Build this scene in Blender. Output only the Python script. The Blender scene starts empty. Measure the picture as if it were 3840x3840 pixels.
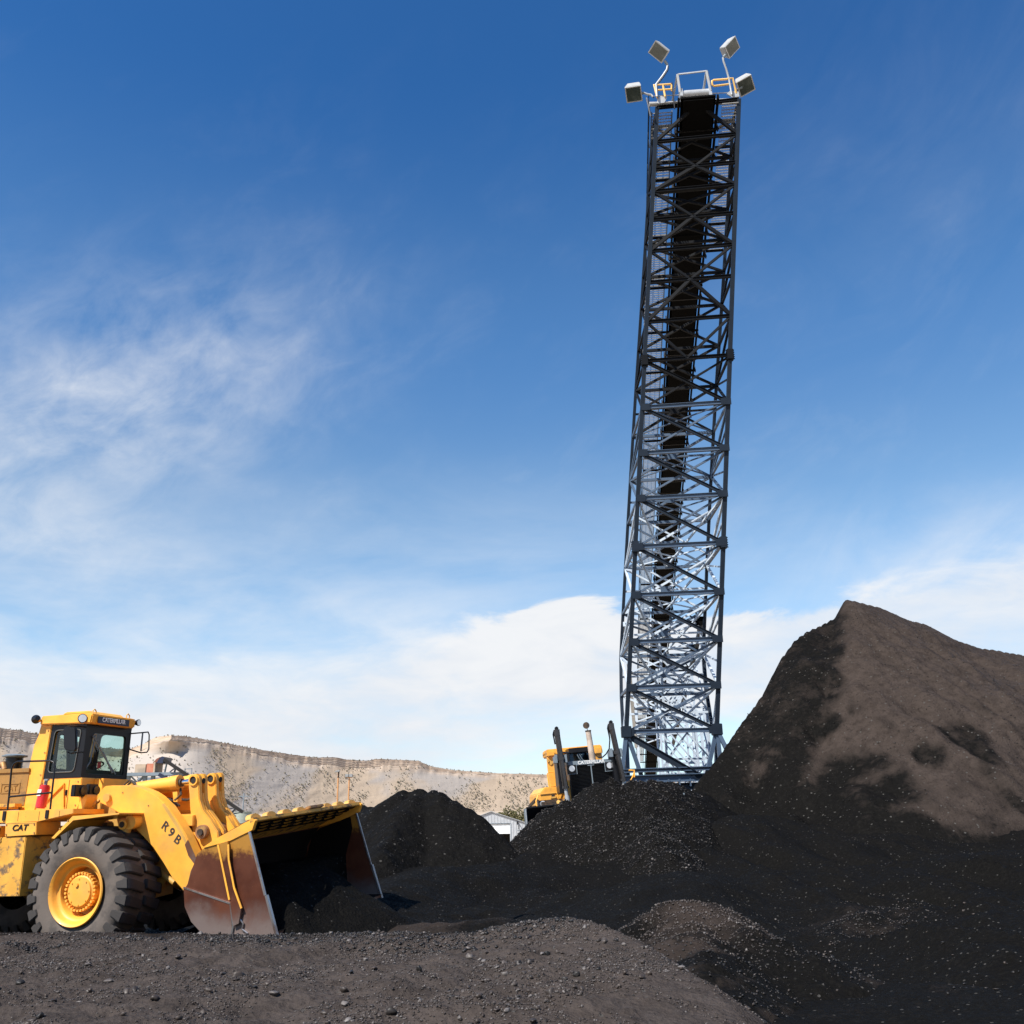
import bpy, math, random
import numpy as np
from mathutils import Matrix, Vector, Euler

S = bpy.context.scene
COL = S.collection
R = math.radians
random.seed(7)

# ------------------------------------------------------------------ camera
PITCH = math.atan(1160 / 3600.0)
EYE = 2.14
cam_d = bpy.data.cameras.new('camera')
cam_d.sensor_width = 36.0
cam_d.lens = 36.0 * 3600 / 3840
cam_d.clip_start = 0.1
cam_d.clip_end = 20000
cam = bpy.data.objects.new('camera', cam_d)
COL.objects.link(cam)
cam.matrix_world = Matrix.Translation((0, 0, EYE)) @ Matrix.Rotation(math.pi / 2 + PITCH, 4, 'X') @ Matrix.Rotation(R(-1.0), 4, 'Z')
S.camera = cam
S.render.engine = 'CYCLES'
S.render.resolution_x = S.render.resolution_y = 1024
S.view_settings.view_transform = 'Standard'
S.view_settings.look = 'None'
S.view_settings.gamma = 1
S.view_settings.use_curve_mapping = False
S.view_settings.exposure = EXPOSURE = 0.75

# ------------------------------------------------------------------ sun and sky
SUN_AZ = -138.0     # degrees, measured from +Y towards +X
SUN_EL = 50.0
sd = bpy.data.lights.new('sun', 'SUN')
sd.energy = 4.6
sd.angle = R(0.53)
sd.color = (1.0, 0.95, 0.88)
sun = bpy.data.objects.new('sun', sd)
COL.objects.link(sun)
sv = Vector((math.sin(R(SUN_AZ)) * math.cos(R(SUN_EL)), math.cos(R(SUN_AZ)) * math.cos(R(SUN_EL)), math.sin(R(SUN_EL))))
sun.rotation_euler = sv.to_track_quat('Z', 'Y').to_euler()

W = bpy.data.worlds.new('World')
S.world = W
W.use_nodes = True
wt = W.node_tree
for n in list(wt.nodes):
    wt.nodes.remove(n)


class V:
    """tiny expression wrapper over Math nodes"""
    def __init__(s, tree, sock):
        s.t, s.s = tree, sock

    def op(s, o, *a, clamp=False):
        n = s.t.nodes.new('ShaderNodeMath')
        n.operation = o
        n.use_clamp = clamp
        for i, x in enumerate((s,) + a):
            if isinstance(x, V):
                s.t.links.new(x.s, n.inputs[i])
            else:
                n.inputs[i].default_value = x
        return V(s.t, n.outputs[0])

    def __add__(s, o): return s.op('ADD', o)
    def __radd__(s, o): return s.op('ADD', o)
    def __sub__(s, o): return s.op('SUBTRACT', o)
    def __rsub__(s, o): return (s * -1.0) + o
    def __mul__(s, o): return s.op('MULTIPLY', o)
    def __rmul__(s, o): return s.op('MULTIPLY', o)
    def __truediv__(s, o): return s.op('DIVIDE', o)
    def clamp(s): return s.op('ADD', 0.0, clamp=True)

    def step(s, a, b):
        """smooth 0..1 as s goes a -> b"""
        n = s.t.nodes.new('ShaderNodeMapRange')
        n.interpolation_type = 'SMOOTHSTEP'
        s.t.links.new(s.s, n.inputs[0])
        flip = a > b
        n.inputs[1].default_value, n.inputs[2].default_value = (b, a) if flip else (a, b)
        n.inputs[3].default_value, n.inputs[4].default_value = (1, 0) if flip else (0, 1)
        return V(s.t, n.outputs[0])


def combine(t, x, y, z):
    n = t.nodes.new('ShaderNodeCombineXYZ')
    for i, q in enumerate((x, y, z)):
        if isinstance(q, V):
            t.links.new(q.s, n.inputs[i])
        else:
            n.inputs[i].default_value = q
    return n.outputs[0]


def noise(t, vec, scale, detail=6, rough=0.55, dist=0.0):
    n = t.nodes.new('ShaderNodeTexNoise')
    n.inputs['Scale'].default_value = scale
    n.inputs['Detail'].default_value = detail
    n.inputs['Roughness'].default_value = rough
    n.inputs['Distortion'].default_value = dist
    if vec is not None:
        t.links.new(vec, n.inputs['Vector'])
    return V(t, n.outputs[0])


def mixc(t, f, a, b):
    n = t.nodes.new('ShaderNodeMix')
    n.data_type = 'RGBA'
    for k, x in ((0, f), (6, a), (7, b)):
        if isinstance(x, V):
            t.links.new(x.s, n.inputs[k])
        elif isinstance(x, bpy.types.NodeSocket):
            t.links.new(x, n.inputs[k])
        elif k == 0:
            n.inputs[k].default_value = x
        else:
            n.inputs[k].default_value = (*x[:3], 1)
    return n.outputs[2]


def build_world():
    t = wt
    sky = t.nodes.new('ShaderNodeTexSky')
    sky.sky_type = 'NISHITA'
    sky.sun_disc = False
    sky.sun_elevation = R(SUN_EL)
    sky.sun_rotation = R(SUN_AZ)
    sky.altitude = 1800
    sky.air_density = 1.0
    sky.dust_density = 0.4
    sky.ozone_density = 2.0
    tc = t.nodes.new('ShaderNodeTexCoord')
    sep = t.nodes.new('ShaderNodeSeparateXYZ')
    t.links.new(tc.outputs['Generated'], sep.inputs[0])
    X, Y, Z = (V(t, sep.outputs[i]) for i in range(3))
    DEG = 180 / math.pi
    el = Z.op('ARCSINE') * DEG
    az = X.op('ARCTAN2', Y) * DEG
    # cloud field: noise in the plane of the cloud layer, streaked along one direction
    e1 = combine(t, az * 0.045, el * 0.16, 0.0)
    big = noise(t, e1, 1.0, 8, 0.58, 0.35)
    puff = noise(t, combine(t, az * 0.16, el * 0.42, 3.0), 1.0, 8, 0.6, 0.5)
    ca, sa = math.cos(R(30)), math.sin(R(30))
    ru = az * ca + el * sa
    rv = el * ca - az * sa
    streak = noise(t, combine(t, ru * 0.075, rv * 0.16, 7.0), 1.0, 9, 0.60, 0.8)
    mot = noise(t, combine(t, ru * 0.22, rv * 0.35, 11.0), 1.0, 9, 0.6, 0.4)
    # low bank: crisp billowing top right of centre, soft and lower on the left
    rise = az.step(-22, 6) * 0.8 + az.step(16, 36) * 3.4
    gx = (az - 2.6) / 3.4
    crown = (gx * gx * -1.0).op('EXPONENT')
    edge = rise + crown * 1.5 + 10.6 + (puff - 0.5) * 5.0
    soft = az.step(2, -16) * 7.0 + az.step(14, 30) * 2.5 + 0.75
    bank = (((edge - el) / soft) + 0.3).step(0, 1)
    inner = ((big - 0.5) * 1.9 + (puff - 0.5) * 0.8 + 0.98 - (el.step(8.0, 4.0) * el.step(-1.0, 2.5)) * az.step(-8, 4) * 0.62 * az.step(22, 12)).clamp()
    bank = bank * inner
    # veil above the bank
    veil = el.step(23, 6) * ((big - 0.30) * 2.6).clamp() * 0.88 * az.step(34, -6)
    veil_r = el.step(19, 11) * az.step(9, 26) * ((streak - 0.34) * 2.6).clamp() * 0.8
    # broken high wisp on the left
    dx = (az + 24.5) / 11.0
    dy = (el - 22.8 - (az + 24.5) * 0.30) / 5.6
    g = (dx * dx + dy * dy).op('MULTIPLY', -1.0).op('EXPONENT')
    wisp = (g * ((streak - 0.30) * 1.5 + (mot - 0.38) * 1.5)).clamp() * 0.85
    dx2 = (az + 27.0) / 6.0
    dy2 = (el - 15.6 + (az + 27.0) * 0.2) / 2.2
    g2 = (dx2 * dx2 + dy2 * dy2).op('MULTIPLY', -1.0).op('EXPONENT')
    wisp2 = (g2 * ((mot - 0.38) * 2.0)).clamp() * 0.6
    # faint streaks high on the right and in the middle
    dx3 = (az - 26.0) / 14.0
    dy3 = (el - 33.0 - (az - 26) * 0.25) / 9.0
    g3 = (dx3 * dx3 + dy3 * dy3).op('MULTIPLY', -1.0).op('EXPONENT')
    hi = (g3 * ((streak - 0.36) * 1.2)).clamp() * 0.12
    hi2 = ((mot - 0.46) * 1.2).clamp() * ((streak - 0.42) * 2.0).clamp() * el.step(48, 15) * 0.7
    m = bank
    for q in (veil, veil_r, wisp, wisp2, hi, hi2):
        m = 1.0 - (1.0 - m) * (1.0 - q)
    m = (m * el.step(-3, 0.2)).clamp()
    tint = t.nodes.new('ShaderNodeMix')
    tint.data_type = 'RGBA'
    tint.blend_type = 'MULTIPLY'
    tint.inputs[0].default_value = 1.0
    t.links.new(sky.outputs[0], tint.inputs[6])
    tint.inputs[7].default_value = (SKY_TINT[0], SKY_TINT[1], SKY_TINT[2], 1)
    shade = ((big - 0.5) * 1.8 + (puff - 0.5) * 1.6 + 0.62 + el.step(2, 11) * 0.2).clamp()
    cloud = mixc(t, shade, (4.05, 4.45, 5.05), (5.30, 5.42, 5.60))
    grad = mixc(t, el.step(16, 29), (1.42, 1.22, 0.93), (0.90, 1.07, 1.0))
    grad = mixc(t, el.step(27, 43), grad, (0.43, 0.80, 0.93))
    t2 = t.nodes.new('ShaderNodeMix')
    t2.data_type = 'RGBA'; t2.blend_type = 'MULTIPLY'; t2.inputs[0].default_value = 1.0
    t.links.new(tint.outputs[2], t2.inputs[6]); t.links.new(grad, t2.inputs[7])
    out = mixc(t, m, t2.outputs[2], cloud)
    bg = t.nodes.new('ShaderNodeBackground')
    bg.inputs[1].default_value = 0.1
    t.links.new(out, bg.inputs[0])
    o = t.nodes.new('ShaderNodeOutputWorld')
    t.links.new(bg.outputs[0], o.inputs[0])


SKY_TINT = (0.62, 0.86, 1.12)
build_world()


# ------------------------------------------------------------------ materials
def mat(name, col, rough=0.6, metal=0.0, col2=None, nscale=3.0, nmix=(0.45, 0.65), bump=0.0, bscale=20.0,
        rust=None, rust_at=(0.6, 0.72), rscale=2.0, spec=0.5, coat=0.0, dust=None, stretch=None):
    m = bpy.data.materials.new(name)
    m.use_nodes = True
    t = m.node_tree
    b = t.nodes['Principled BSDF']
    b.inputs['Roughness'].default_value = rough
    b.inputs['Metallic'].default_value = metal
    b.inputs['Specular IOR Level'].default_value = spec
    b.inputs['Coat Weight'].default_value = coat
    tc = t.nodes.new('ShaderNodeTexCoord')
    vec = tc.outputs['Object']
    if stretch:
        mp = t.nodes.new('ShaderNodeMapping')
        mp.inputs['Scale'].default_value = stretch
        t.links.new(vec, mp.inputs[0])
        vec = mp.outputs[0]
    c = None
    if col2 is not None:
        f = noise(t, vec, nscale, 8, 0.6).step(*nmix)
        c = mixc(t, f, col, col2)
    else:
        f = noise(t, vec, nscale, 6, 0.6).step(0.3, 0.7)
        c = mixc(t, f, tuple(x * 0.88 for x in col), tuple(min(1, x * 1.08) for x in col))
    if rust is not None:
        f = noise(t, vec, rscale, 10, 0.68, 0.2).step(*rust_at)
        c = mixc(t, f, c, rust)
        r = t.nodes.new('ShaderNodeMapRange')
        t.links.new(f.s, r.inputs[0])
        r.inputs[3].default_value = rough
        r.inputs[4].default_value = 0.85
        t.links.new(r.outputs[0], b.inputs['Roughness'])
    if dust is not None:
        f = noise(t, vec, 1.7, 8, 0.6).step(0.42, 0.75)
        c = mixc(t, f * dust[3], c, dust[:3])
    t.links.new(c, b.inputs['Base Color'])
    if bump:
        bn = t.nodes.new('ShaderNodeBump')
        bn.inputs['Strength'].default_value = bump
        bn.inputs['Distance'].default_value = 0.02
        t.links.new(noise(t, vec, bscale, 6, 0.65).s, bn.inputs['Height'])
        t.links.new(bn.outputs[0], b.inputs['Normal'])
    return m


M = {}
M['yellow'] = mat('yellow_paint', (0.88, 0.405, 0.045), 0.5, rust=(0.16, 0.09, 0.045), rust_at=(0.655, 0.70), rscale=5.0, coat=0.1, bump=0.08, dust=(0.36, 0.22, 0.09, 0.5))
M['yellow_worn'] = mat('worn_yellow_paint', (0.66, 0.33, 0.045), 0.55, rust=(0.13, 0.085, 0.05), rust_at=(0.50, 0.62), rscale=4.5, bump=0.1)
M['yellow_dull'] = mat('dusty_yellow_paint', (0.55, 0.31, 0.07), 0.6, rust=(0.16, 0.10, 0.05), rust_at=(0.6, 0.75), rscale=3.5)
M['black'] = mat('black_paint', (0.006, 0.0065, 0.009), 0.35, spec=0.35)
M['rubber'] = mat('dusty_rubber', (0.120, 0.098, 0.082), 0.9, col2=(0.068, 0.057, 0.050), nscale=3.0, bump=0.25, bscale=30)
M['rubber_dark'] = mat('tread_rubber', (0.042, 0.037, 0.034), 0.8, col2=(0.085, 0.070, 0.060), nscale=4.0, nmix=(0.5, 0.75), bump=0.2)
M['rust_steel'] = mat('worn_bucket_steel', (0.19, 0.085, 0.052), 0.42, metal=0.55, col2=(0.30, 0.25, 0.23), nscale=0.9, nmix=(0.45, 0.72), bump=0.06, bscale=12, spec=0.5)
M['bare_steel'] = mat('scoured_steel', (0.50, 0.48, 0.47), 0.32, metal=0.85, col2=(0.34, 0.24, 0.20), nscale=3)
M['shade_black'] = mat('coal_and_shade_black', (0.006, 0.005, 0.005), 0.9, spec=0.1)  # coal black, with the shade inside the bucket painted in
M['guard'] = mat('guard_shade_yellow', (0.05, 0.028, 0.008), 0.7, rust=(.35, .18, .03), rust_at=(0.56, 0.62), rscale=3)  # guard underside: its shade and sunlit patches painted as colours
M['hood'] = mat('shaded_dirty_yellow', (0.30, 0.155, 0.035), 0.6, rust=(0.12, 0.07, 0.03), rust_at=(0.5, 0.7), rscale=2.5)  # yellow darkened to paint in the hood side's shade, plus brown dirt
M['grime'] = mat('oily_grime', (0.03, 0.022, 0.018), 0.7, col2=(0.10, 0.06, 0.03), nscale=6)
M['chrome'] = mat('chrome_rod', (0.75, 0.76, 0.78), 0.12, metal=1.0)
M['pin'] = mat('rusty_pin', (0.27, 0.14, 0.07), 0.6, metal=0.3, col2=(0.45, 0.25, 0.08), nscale=8)
M['red'] = mat('red_enamel', (0.62, 0.02, 0.03), 0.28, coat=0.4)
M['lamp_shell'] = mat('pale_lamp_shell', (0.34, 0.35, 0.345), 0.5)
M['white'] = mat('white_paint', (0.78, 0.78, 0.76), 0.5)
M['navy'] = mat('navy_sign_panel', (0.018, 0.025, 0.055), 0.4)
M['lens'] = mat('lamp_lens', (0.75, 0.77, 0.8), 0.08, metal=0.75)
M['cyl_black'] = mat('black_cylinder_tube', (0.075, 0.075, 0.08), 0.22, metal=0.9)
M['lens_dark'] = mat('dark_lamp_lens', (0.02, 0.02, 0.025), 0.15)
M['seat'] = mat('seat_vinyl', (0.03, 0.05, 0.045), 0.6)
M['cream'] = mat('heat_stained_steel', (0.62, 0.50, 0.40), 0.5, metal=0.25, col2=(0.42, 0.33, 0.26), nscale=3)
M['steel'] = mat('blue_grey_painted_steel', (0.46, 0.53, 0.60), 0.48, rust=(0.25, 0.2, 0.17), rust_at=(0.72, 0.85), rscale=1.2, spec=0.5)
M['steel_dark'] = mat('dark_slate_shaded_steel', (0.013, 0.020, 0.031), 0.5, spec=0.15)  # dark slate paint, with the tower's shade in its tone
M['steel_black'] = mat('shade_black_steel', (0.006, 0.007, 0.009), 0.6, spec=0.1)  # shaded undersides of the upper tower, painted black
M['steel_mid'] = mat('slate_blue_shaded_steel', (0.060, 0.092, 0.14), 0.45, spec=0.3)  # shaded tone of the blue grey steel
M['lamp_grey'] = mat('weathered_lamp_housing', (0.26, 0.27, 0.27), 0.6)
M['steel_light'] = mat('pale_galvanised_steel', (0.42, 0.44, 0.45), 0.45, metal=0.2)
M['belt'] = mat('black_belt_rubber', (0.004, 0.004, 0.004), 0.95, spec=0.05)
M['grating'] = mat('galvanised_grating', (0.26, 0.26, 0.245), 0.6, metal=0.1)
M['rail'] = mat('yellow_handrail', (0.80, 0.50, 0.14), 0.5, dust=(0.7, 0.55, 0.3, 0.5))
M['shed'] = mat('grey_corrugated_cladding', (0.42, 0.44, 0.46), 0.5, metal=0.1)
M['shed_white'] = mat('white_door_panel', (0.75, 0.78, 0.78), 0.4)
M['dark'] = mat('dark_opening', (0.02, 0.018, 0.016), 0.9)
M['rustred'] = mat('rust_red_sheet', (0.42, 0.12, 0.06), 0.7, col2=(0.5, 0.2, 0.12), nscale=1.0)
M['tan'] = mat('tan_sheet', (0.45, 0.35, 0.25), 0.8, col2=(0.3, 0.24, 0.18), nscale=1.0)
M['greysteel'] = mat('slate_blue_beams', (0.17, 0.21, 0.24), 0.6)
M['wood'] = mat('orange_wood_pole', (0.50, 0.25, 0.10), 0.8)


def glass(name, tint, alpha=0.82):
    m = bpy.data.materials.new(name)
    m.use_nodes = True
    t = m.node_tree
    t.nodes.remove(t.nodes['Principled BSDF'])
    tr = t.nodes.new('ShaderNodeBsdfTransparent')
    tr.inputs[0].default_value = (*tint, 1)
    gl = t.nodes.new('ShaderNodeBsdfGlossy')
    gl.inputs['Roughness'].default_value = 0.03
    gl.inputs[0].default_value = (0.9, 0.95, 1, 1)
    mx = t.nodes.new('ShaderNodeMixShader')
    lw = t.nodes.new('ShaderNodeLayerWeight')
    lw.inputs[0].default_value = 0.5
    f_ = V(t, lw.outputs['Facing'])
    t.links.new((f_ * f_ * f_ * 0.45 + 0.05).s, mx.inputs[0])
    t.links.new(tr.outputs[0], mx.inputs[1])
    t.links.new(gl.outputs[0], mx.inputs[2])
    t.links.new(mx.outputs[0], t.nodes['Material Output'].inputs[0])
    return m


M['glass'] = glass('tinted_cab_glass', (0.72, 0.88, 0.84))
M['glass_lamp'] = mat('floodlight_glass', (0.04, 0.055, 0.052), 0.15, col2=(0.08, 0.10, 0.095), nscale=1.5, coat=0.5)


# ------------------------------------------------------------------ mesh helpers
def tag(o, label=None, cat=None, group=None, kind=None):
    if label: o['label'] = label
    if cat: o['category'] = cat
    if group: o['group'] = group
    if kind: o['kind'] = kind
    return o


def empty(name, loc=(0, 0, 0), rz=0.0):
    o = bpy.data.objects.new(name, None)
    COL.objects.link(o)
    o.location = loc
    o.rotation_euler = (0, 0, rz)
    o.empty_display_size = 0.3
    return o


class MB:
    def __init__(s):
        s.v, s.f = [], []

    def add(s, vs, fs):
        k = len(s.v)
        s.v += [tuple(map(float, v)) for v in vs]
        s.f += [tuple(k + i for i in f) for f in fs]
        return s

    def box(s, x0, x1, y0, y1, z0, z1):
        return s.add([(x0, y0, z0), (x1, y0, z0), (x1, y1, z0), (x0, y1, z0), (x0, y0, z1), (x1, y0, z1), (x1, y1, z1), (x0, y1, z1)],
                     [(0, 3, 2, 1), (4, 5, 6, 7), (0, 1, 5, 4), (1, 2, 6, 5), (2, 3, 7, 6), (3, 0, 4, 7)])

    def hexa(s, pts):
        """8 points: bottom 4, top 4, same order as box"""
        return s.add(pts, [(0, 3, 2, 1), (4, 5, 6, 7), (0, 1, 5, 4), (1, 2, 6, 5), (2, 3, 7, 6), (3, 0, 4, 7)])

    def bar(s, p, q, w, h, up=(0, 0, 1)):
        p, q, up = Vector(p), Vector(q), Vector(up)
        d = (q - p).normalized()
        a = d.cross(up)
        if a.length < 1e-4:
            a = d.cross(Vector((0, 1, 0)))
        a.normalize()
        b = a.cross(d).normalized()
        vs = []
        for c in (p, q):
            for i, j in ((-1, -1), (1, -1), (1, 1), (-1, 1)):
                vs.append(c + a * (i * w / 2) + b * (j * h / 2))
        return s.add(vs, [(3, 2, 1, 0), (4, 5, 6, 7), (0, 1, 5, 4), (1, 2, 6, 5), (2, 3, 7, 6), (3, 0, 4, 7)])

    def ibeam(s, p, q, w, h, t=0.02, up=(0, 0, 1)):
        p, q, up = Vector(p), Vector(q), Vector(up)
        d = (q - p).normalized()
        a = d.cross(up).normalized()
        b = a.cross(d).normalized()
        s.bar(p + b * (h / 2), q + b * (h / 2), w, t, up)
        s.bar(p - b * (h / 2), q - b * (h / 2), w, t, up)
        s.bar(p, q, t, h - t - 0.004, up)
        return s

    def cyl(s, p, q, r, n=14, r2=None, caps=True):
        p, q = Vector(p), Vector(q)
        r2 = r if r2 is None else r2
        d = (q - p).normalized()
        a = d.orthogonal().normalized()
        b = d.cross(a)
        vs = []
        for c, rr in ((p, r), (q, r2)):
            for i in range(n):
                th = 2 * math.pi * i / n
                vs.append(c + (a * math.cos(th) + b * math.sin(th)) * rr)
        fs = [(i, (i + 1) % n, n + (i + 1) % n, n + i) for i in range(n)]
        if caps:
            fs += [tuple(range(n))[::-1], tuple(range(n, 2 * n))]
        return s.add(vs, fs)

    def tube(s, pts, r, n=8):
        pts = [Vector(p) for p in pts]
        rings = []
        for i, p in enumerate(pts):
            d = (pts[min(i + 1, len(pts) - 1)] - pts[max(i - 1, 0)]).normalized()
            if i == 0:
                a = d.orthogonal().normalized()
            else:
                a = (a - d * a.dot(d)).normalized()
            b = d.cross(a)
            rings.append([p + (a * math.cos(2 * math.pi * k / n) + b * math.sin(2 * math.pi * k / n)) * r for k in range(n)])
        vs = [v for rr in rings for v in rr]
        fs = []
        for i in range(len(pts) - 1):
            for k in range(n):
                fs.append((i * n + k, i * n + (k + 1) % n, (i + 1) * n + (k + 1) % n, (i + 1) * n + k))
        fs += [tuple(range(n))[::-1], tuple(range((len(pts) - 1) * n, len(pts) * n))]
        return s.add(vs, fs)

    def prism(s, poly, a0, a1, ax='y'):
        """poly in (x,z) extruded along y from a0 to a1 (ax='y'), or (y,z) along x (ax='x')"""
        n = len(poly)
        f = (lambda u, w, c: (u, c, w)) if ax == 'y' else (lambda u, w, c: (c, u, w))
        vs = [f(u, w, a0) for u, w in poly] + [f(u, w, a1) for u, w in poly]
        fs = [tuple(range(n)), tuple(range(n, 2 * n))[::-1]]
        fs += [((i + 1) % n, i, n + i, n + (i + 1) % n) for i in range(n)]
        return s.add(vs, fs)

    def lathe(s, prof, c, n=40, close=False):
        """profile [(radius, y)] turned round the y axis through c"""
        m = len(prof)
        vs = []
        for i in range(n):
            th = 2 * math.pi * i / n
            for r, y in prof:
                vs.append((c[0] + r * math.cos(th), c[1] + y, c[2] + r * math.sin(th)))
        fs = []
        for i in range(n):
            j = (i + 1) % n
            for k in range(m if close else m - 1):
                l = (k + 1) % m
                fs.append((i * m + k, i * m + l, j * m + l, j * m + k))
        return s.add(vs, fs)

    def build(s, name, m, parent=None, smooth=None, bevel=0.0, recalc=True):
        me = bpy.data.meshes.new(name)
        me.from_pydata(s.v, [], s.f)
        if recalc:
            import bmesh
            bm = bmesh.new()
            bm.from_mesh(me)
            bmesh.ops.recalc_face_normals(bm, faces=bm.faces)
            if bevel:
                es = [e for e in bm.edges if len(e.link_faces) == 2 and e.calc_face_angle(0) > 0.6]
                bmesh.ops.bevel(bm, geom=es, offset=bevel, segments=2, affect='EDGES', clamp_overlap=True)
            bm.to_mesh(me)
            bm.free()
        if smooth or bevel:
            me.shade_smooth()
            me.set_sharp_from_angle(angle=R(smooth or 40))
        me.materials.append(M[m] if isinstance(m, str) else m)
        o = bpy.data.objects.new(name, me)
        COL.objects.link(o)
        if parent: o.parent = parent
        return o


def text_mesh(txt, name, m, size, parent, origin, xdir, ydir, depth=0.004, shear=0.0, cx=1.0, bold=0.0):
    cu = bpy.data.curves.new(name, 'FONT')
    cu.body = txt
    cu.size = size
    cu.extrude = depth
    cu.offset = bold
    cu.shear = shear
    cu.align_x = 'CENTER'
    cu.align_y = 'CENTER'
    tmp = bpy.data.objects.new(name, cu)
    COL.objects.link(tmp)
    bpy.context.view_layer.update()
    dg = bpy.context.evaluated_depsgraph_get()
    me = bpy.data.meshes.new_from_object(tmp.evaluated_get(dg))
    bpy.data.objects.remove(tmp)
    me.name = name
    me.materials.clear()
    me.materials.append(M[m])
    o = bpy.data.objects.new(name, me)
    COL.objects.link(o)
    o.parent = parent
    x = Vector(xdir).normalized()
    y = Vector(ydir)
    y = (y - x * y.dot(x)).normalized()
    z = x.cross(y)
    mw = Matrix(((x.x * cx, y.x, z.x, origin[0]), (x.y * cx, y.y, z.y, origin[1]), (x.z * cx, y.z, z.z, origin[2]), (0, 0, 0, 1)))
    o.matrix_local = mw
    return o


# ------------------------------------------------------------------ numpy noise and height fields
class VNoise:
    def __init__(s, seed):
        s.g = np.random.default_rng(seed).random((256, 256)).astype(np.float32)

    def __call__(s, x, y):
        xi = np.floor(x).astype(int); yi = np.floor(y).astype(int)
        fx = x - xi; fy = y - yi
        fx = fx * fx * (3 - 2 * fx); fy = fy * fy * (3 - 2 * fy)
        g = s.g
        a = g[xi & 255, yi & 255]; b = g[(xi + 1) & 255, yi & 255]
        c = g[xi & 255, (yi + 1) & 255]; d = g[(xi + 1) & 255, (yi + 1) & 255]
        return (a * (1 - fx) + b * fx) * (1 - fy) + (c * (1 - fx) + d * fx) * fy - 0.5


def fbm(x, y, scale, octs, seed=1, gain=0.5):
    n = VNoise(seed)
    t = 0; a = 1.0; f = 1.0 / scale
    for i in range(octs):
        t = t + a * n(x * f + 17.3 * i, y * f - 9.1 * i)
        a *= gain; f *= 2.03
    return t


def sstep(x, a, b):
    t = np.clip((x - a) / (b - a), 0, 1)
    return t * t * (3 - 2 * t)


cP, sP = math.cos(PITCH), math.sin(PITCH)


def at(px, py, D):
    """a point of the place read off the photograph (pixel of 3840) at camera depth D metres"""
    u = (px - 1920) / 3600.0; v = (1920 - py) / 3600.0
    c, s = math.cos(R(-1.0)), math.sin(R(-1.0))
    u, v = c * u - s * v, s * u + c * v
    return (u * D, (cP - v * sP) * D, EYE + (sP + v * cP) * D)


def tps(pts, smooth=0.02):
    P = np.array(pts, float)
    n = len(P)
    d = np.hypot(P[:, None, 0] - P[None, :, 0], P[:, None, 1] - P[None, :, 1])
    K = d + np.eye(n) * smooth
    A = np.zeros((n + 3, n + 3))
    A[:n, :n] = -K
    A[:n, n] = 1; A[:n, n + 1:] = P[:, :2]
    A[n, :n] = 1; A[n + 1:, :n] = P[:, :2].T
    w = np.linalg.solve(A, np.r_[P[:, 2], 0, 0, 0])

    def f(x, y):
        x = np.asarray(x, float); y = np.asarray(y, float)
        r = np.zeros_like(x) + w[n] + w[n + 1] * x + w[n + 2] * y
        for i in range(n):
            r -= w[i] * np.hypot(x - P[i, 0], y - P[i, 1])
        return r
    return f


def dense(pts, step=0.4):
    out = []
    for a, b in zip(pts[:-1], pts[1:]):
        a, b = np.array(a, float), np.array(b, float)
        k = max(1, int(np.linalg.norm((b - a)[:2]) / step))
        for i in range(k):
            out.append(a + (b - a) * i / k)
    out.append(np.array(pts[-1], float))
    return np.array(out)


def cones(ridges, k=0.12, steep=0.0, sdir=(-0.94, 0.34)):
    """ridges: list of (points, slope). smooth union of cones at the given slope"""
    rs = [(dense(p, 0.35), s) for p, s in ridges]

    def f(x, y):
        x = np.asarray(x, float); y = np.asarray(y, float)
        h = np.full(x.shape, -50.0)
        for P, s in rs:
            for p in P:
                dx = x - p[0]; dy = y - p[1]
                dd = np.sqrt(dx ** 2 + dy ** 2 + k * k)
                q = p[2] - s * (dd - k) * (1 + steep * np.clip((dx * sdir[0] + dy * sdir[1]) / dd, 0, 1) ** 1.5 if steep else 1)
                h = np.maximum(h, q)
        return h
    return f


def grid_mesh(name, x0, x1, y0, y1, step, hf, m, dust=None, keep=None, smooth=True):
    nx = int((x1 - x0) / step) + 1; ny = int((y1 - y0) / step) + 1
    X, Y = np.meshgrid(np.linspace(x0, x1, nx), np.linspace(y0, y1, ny))
    Z = hf(X, Y)
    idx = np.arange(nx * ny).reshape(ny, nx)
    q = np.stack([idx[:-1, :-1], idx[:-1, 1:], idx[1:, 1:], idx[1:, :-1]], -1).reshape(-1, 4)
    if keep is not None:
        kv = keep(X, Y, Z).ravel()
        q = q[kv[q].any(1)]
    co = np.stack([X, Y, Z], -1).reshape(-1, 3)
    used = np.unique(q)
    remap = -np.ones(len(co), int); remap[used] = np.arange(len(used))
    q = remap[q]; co = co[used]
    me = bpy.data.meshes.new(name)
    me.vertices.add(len(co)); me.vertices.foreach_set('co', co.ravel().astype(np.float32))
    me.loops.add(len(q) * 4); me.loops.foreach_set('vertex_index', q.ravel().astype(np.int32))
    me.polygons.add(len(q)); me.polygons.foreach_set('loop_start', np.arange(0, len(q) * 4, 4, dtype=np.int32))
    me.update(calc_edges=True)
    if dust is not None:
        a = me.attributes.new('dust', 'FLOAT', 'POINT')
        a.data.foreach_set('value', np.clip(dust(co[:, 0], co[:, 1], co[:, 2]), 0, 1).astype(np.float32))
    if smooth: me.shade_smooth()
    me.materials.append(m)
    o = bpy.data.objects.new(name, me)
    COL.objects.link(o)
    return o


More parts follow.
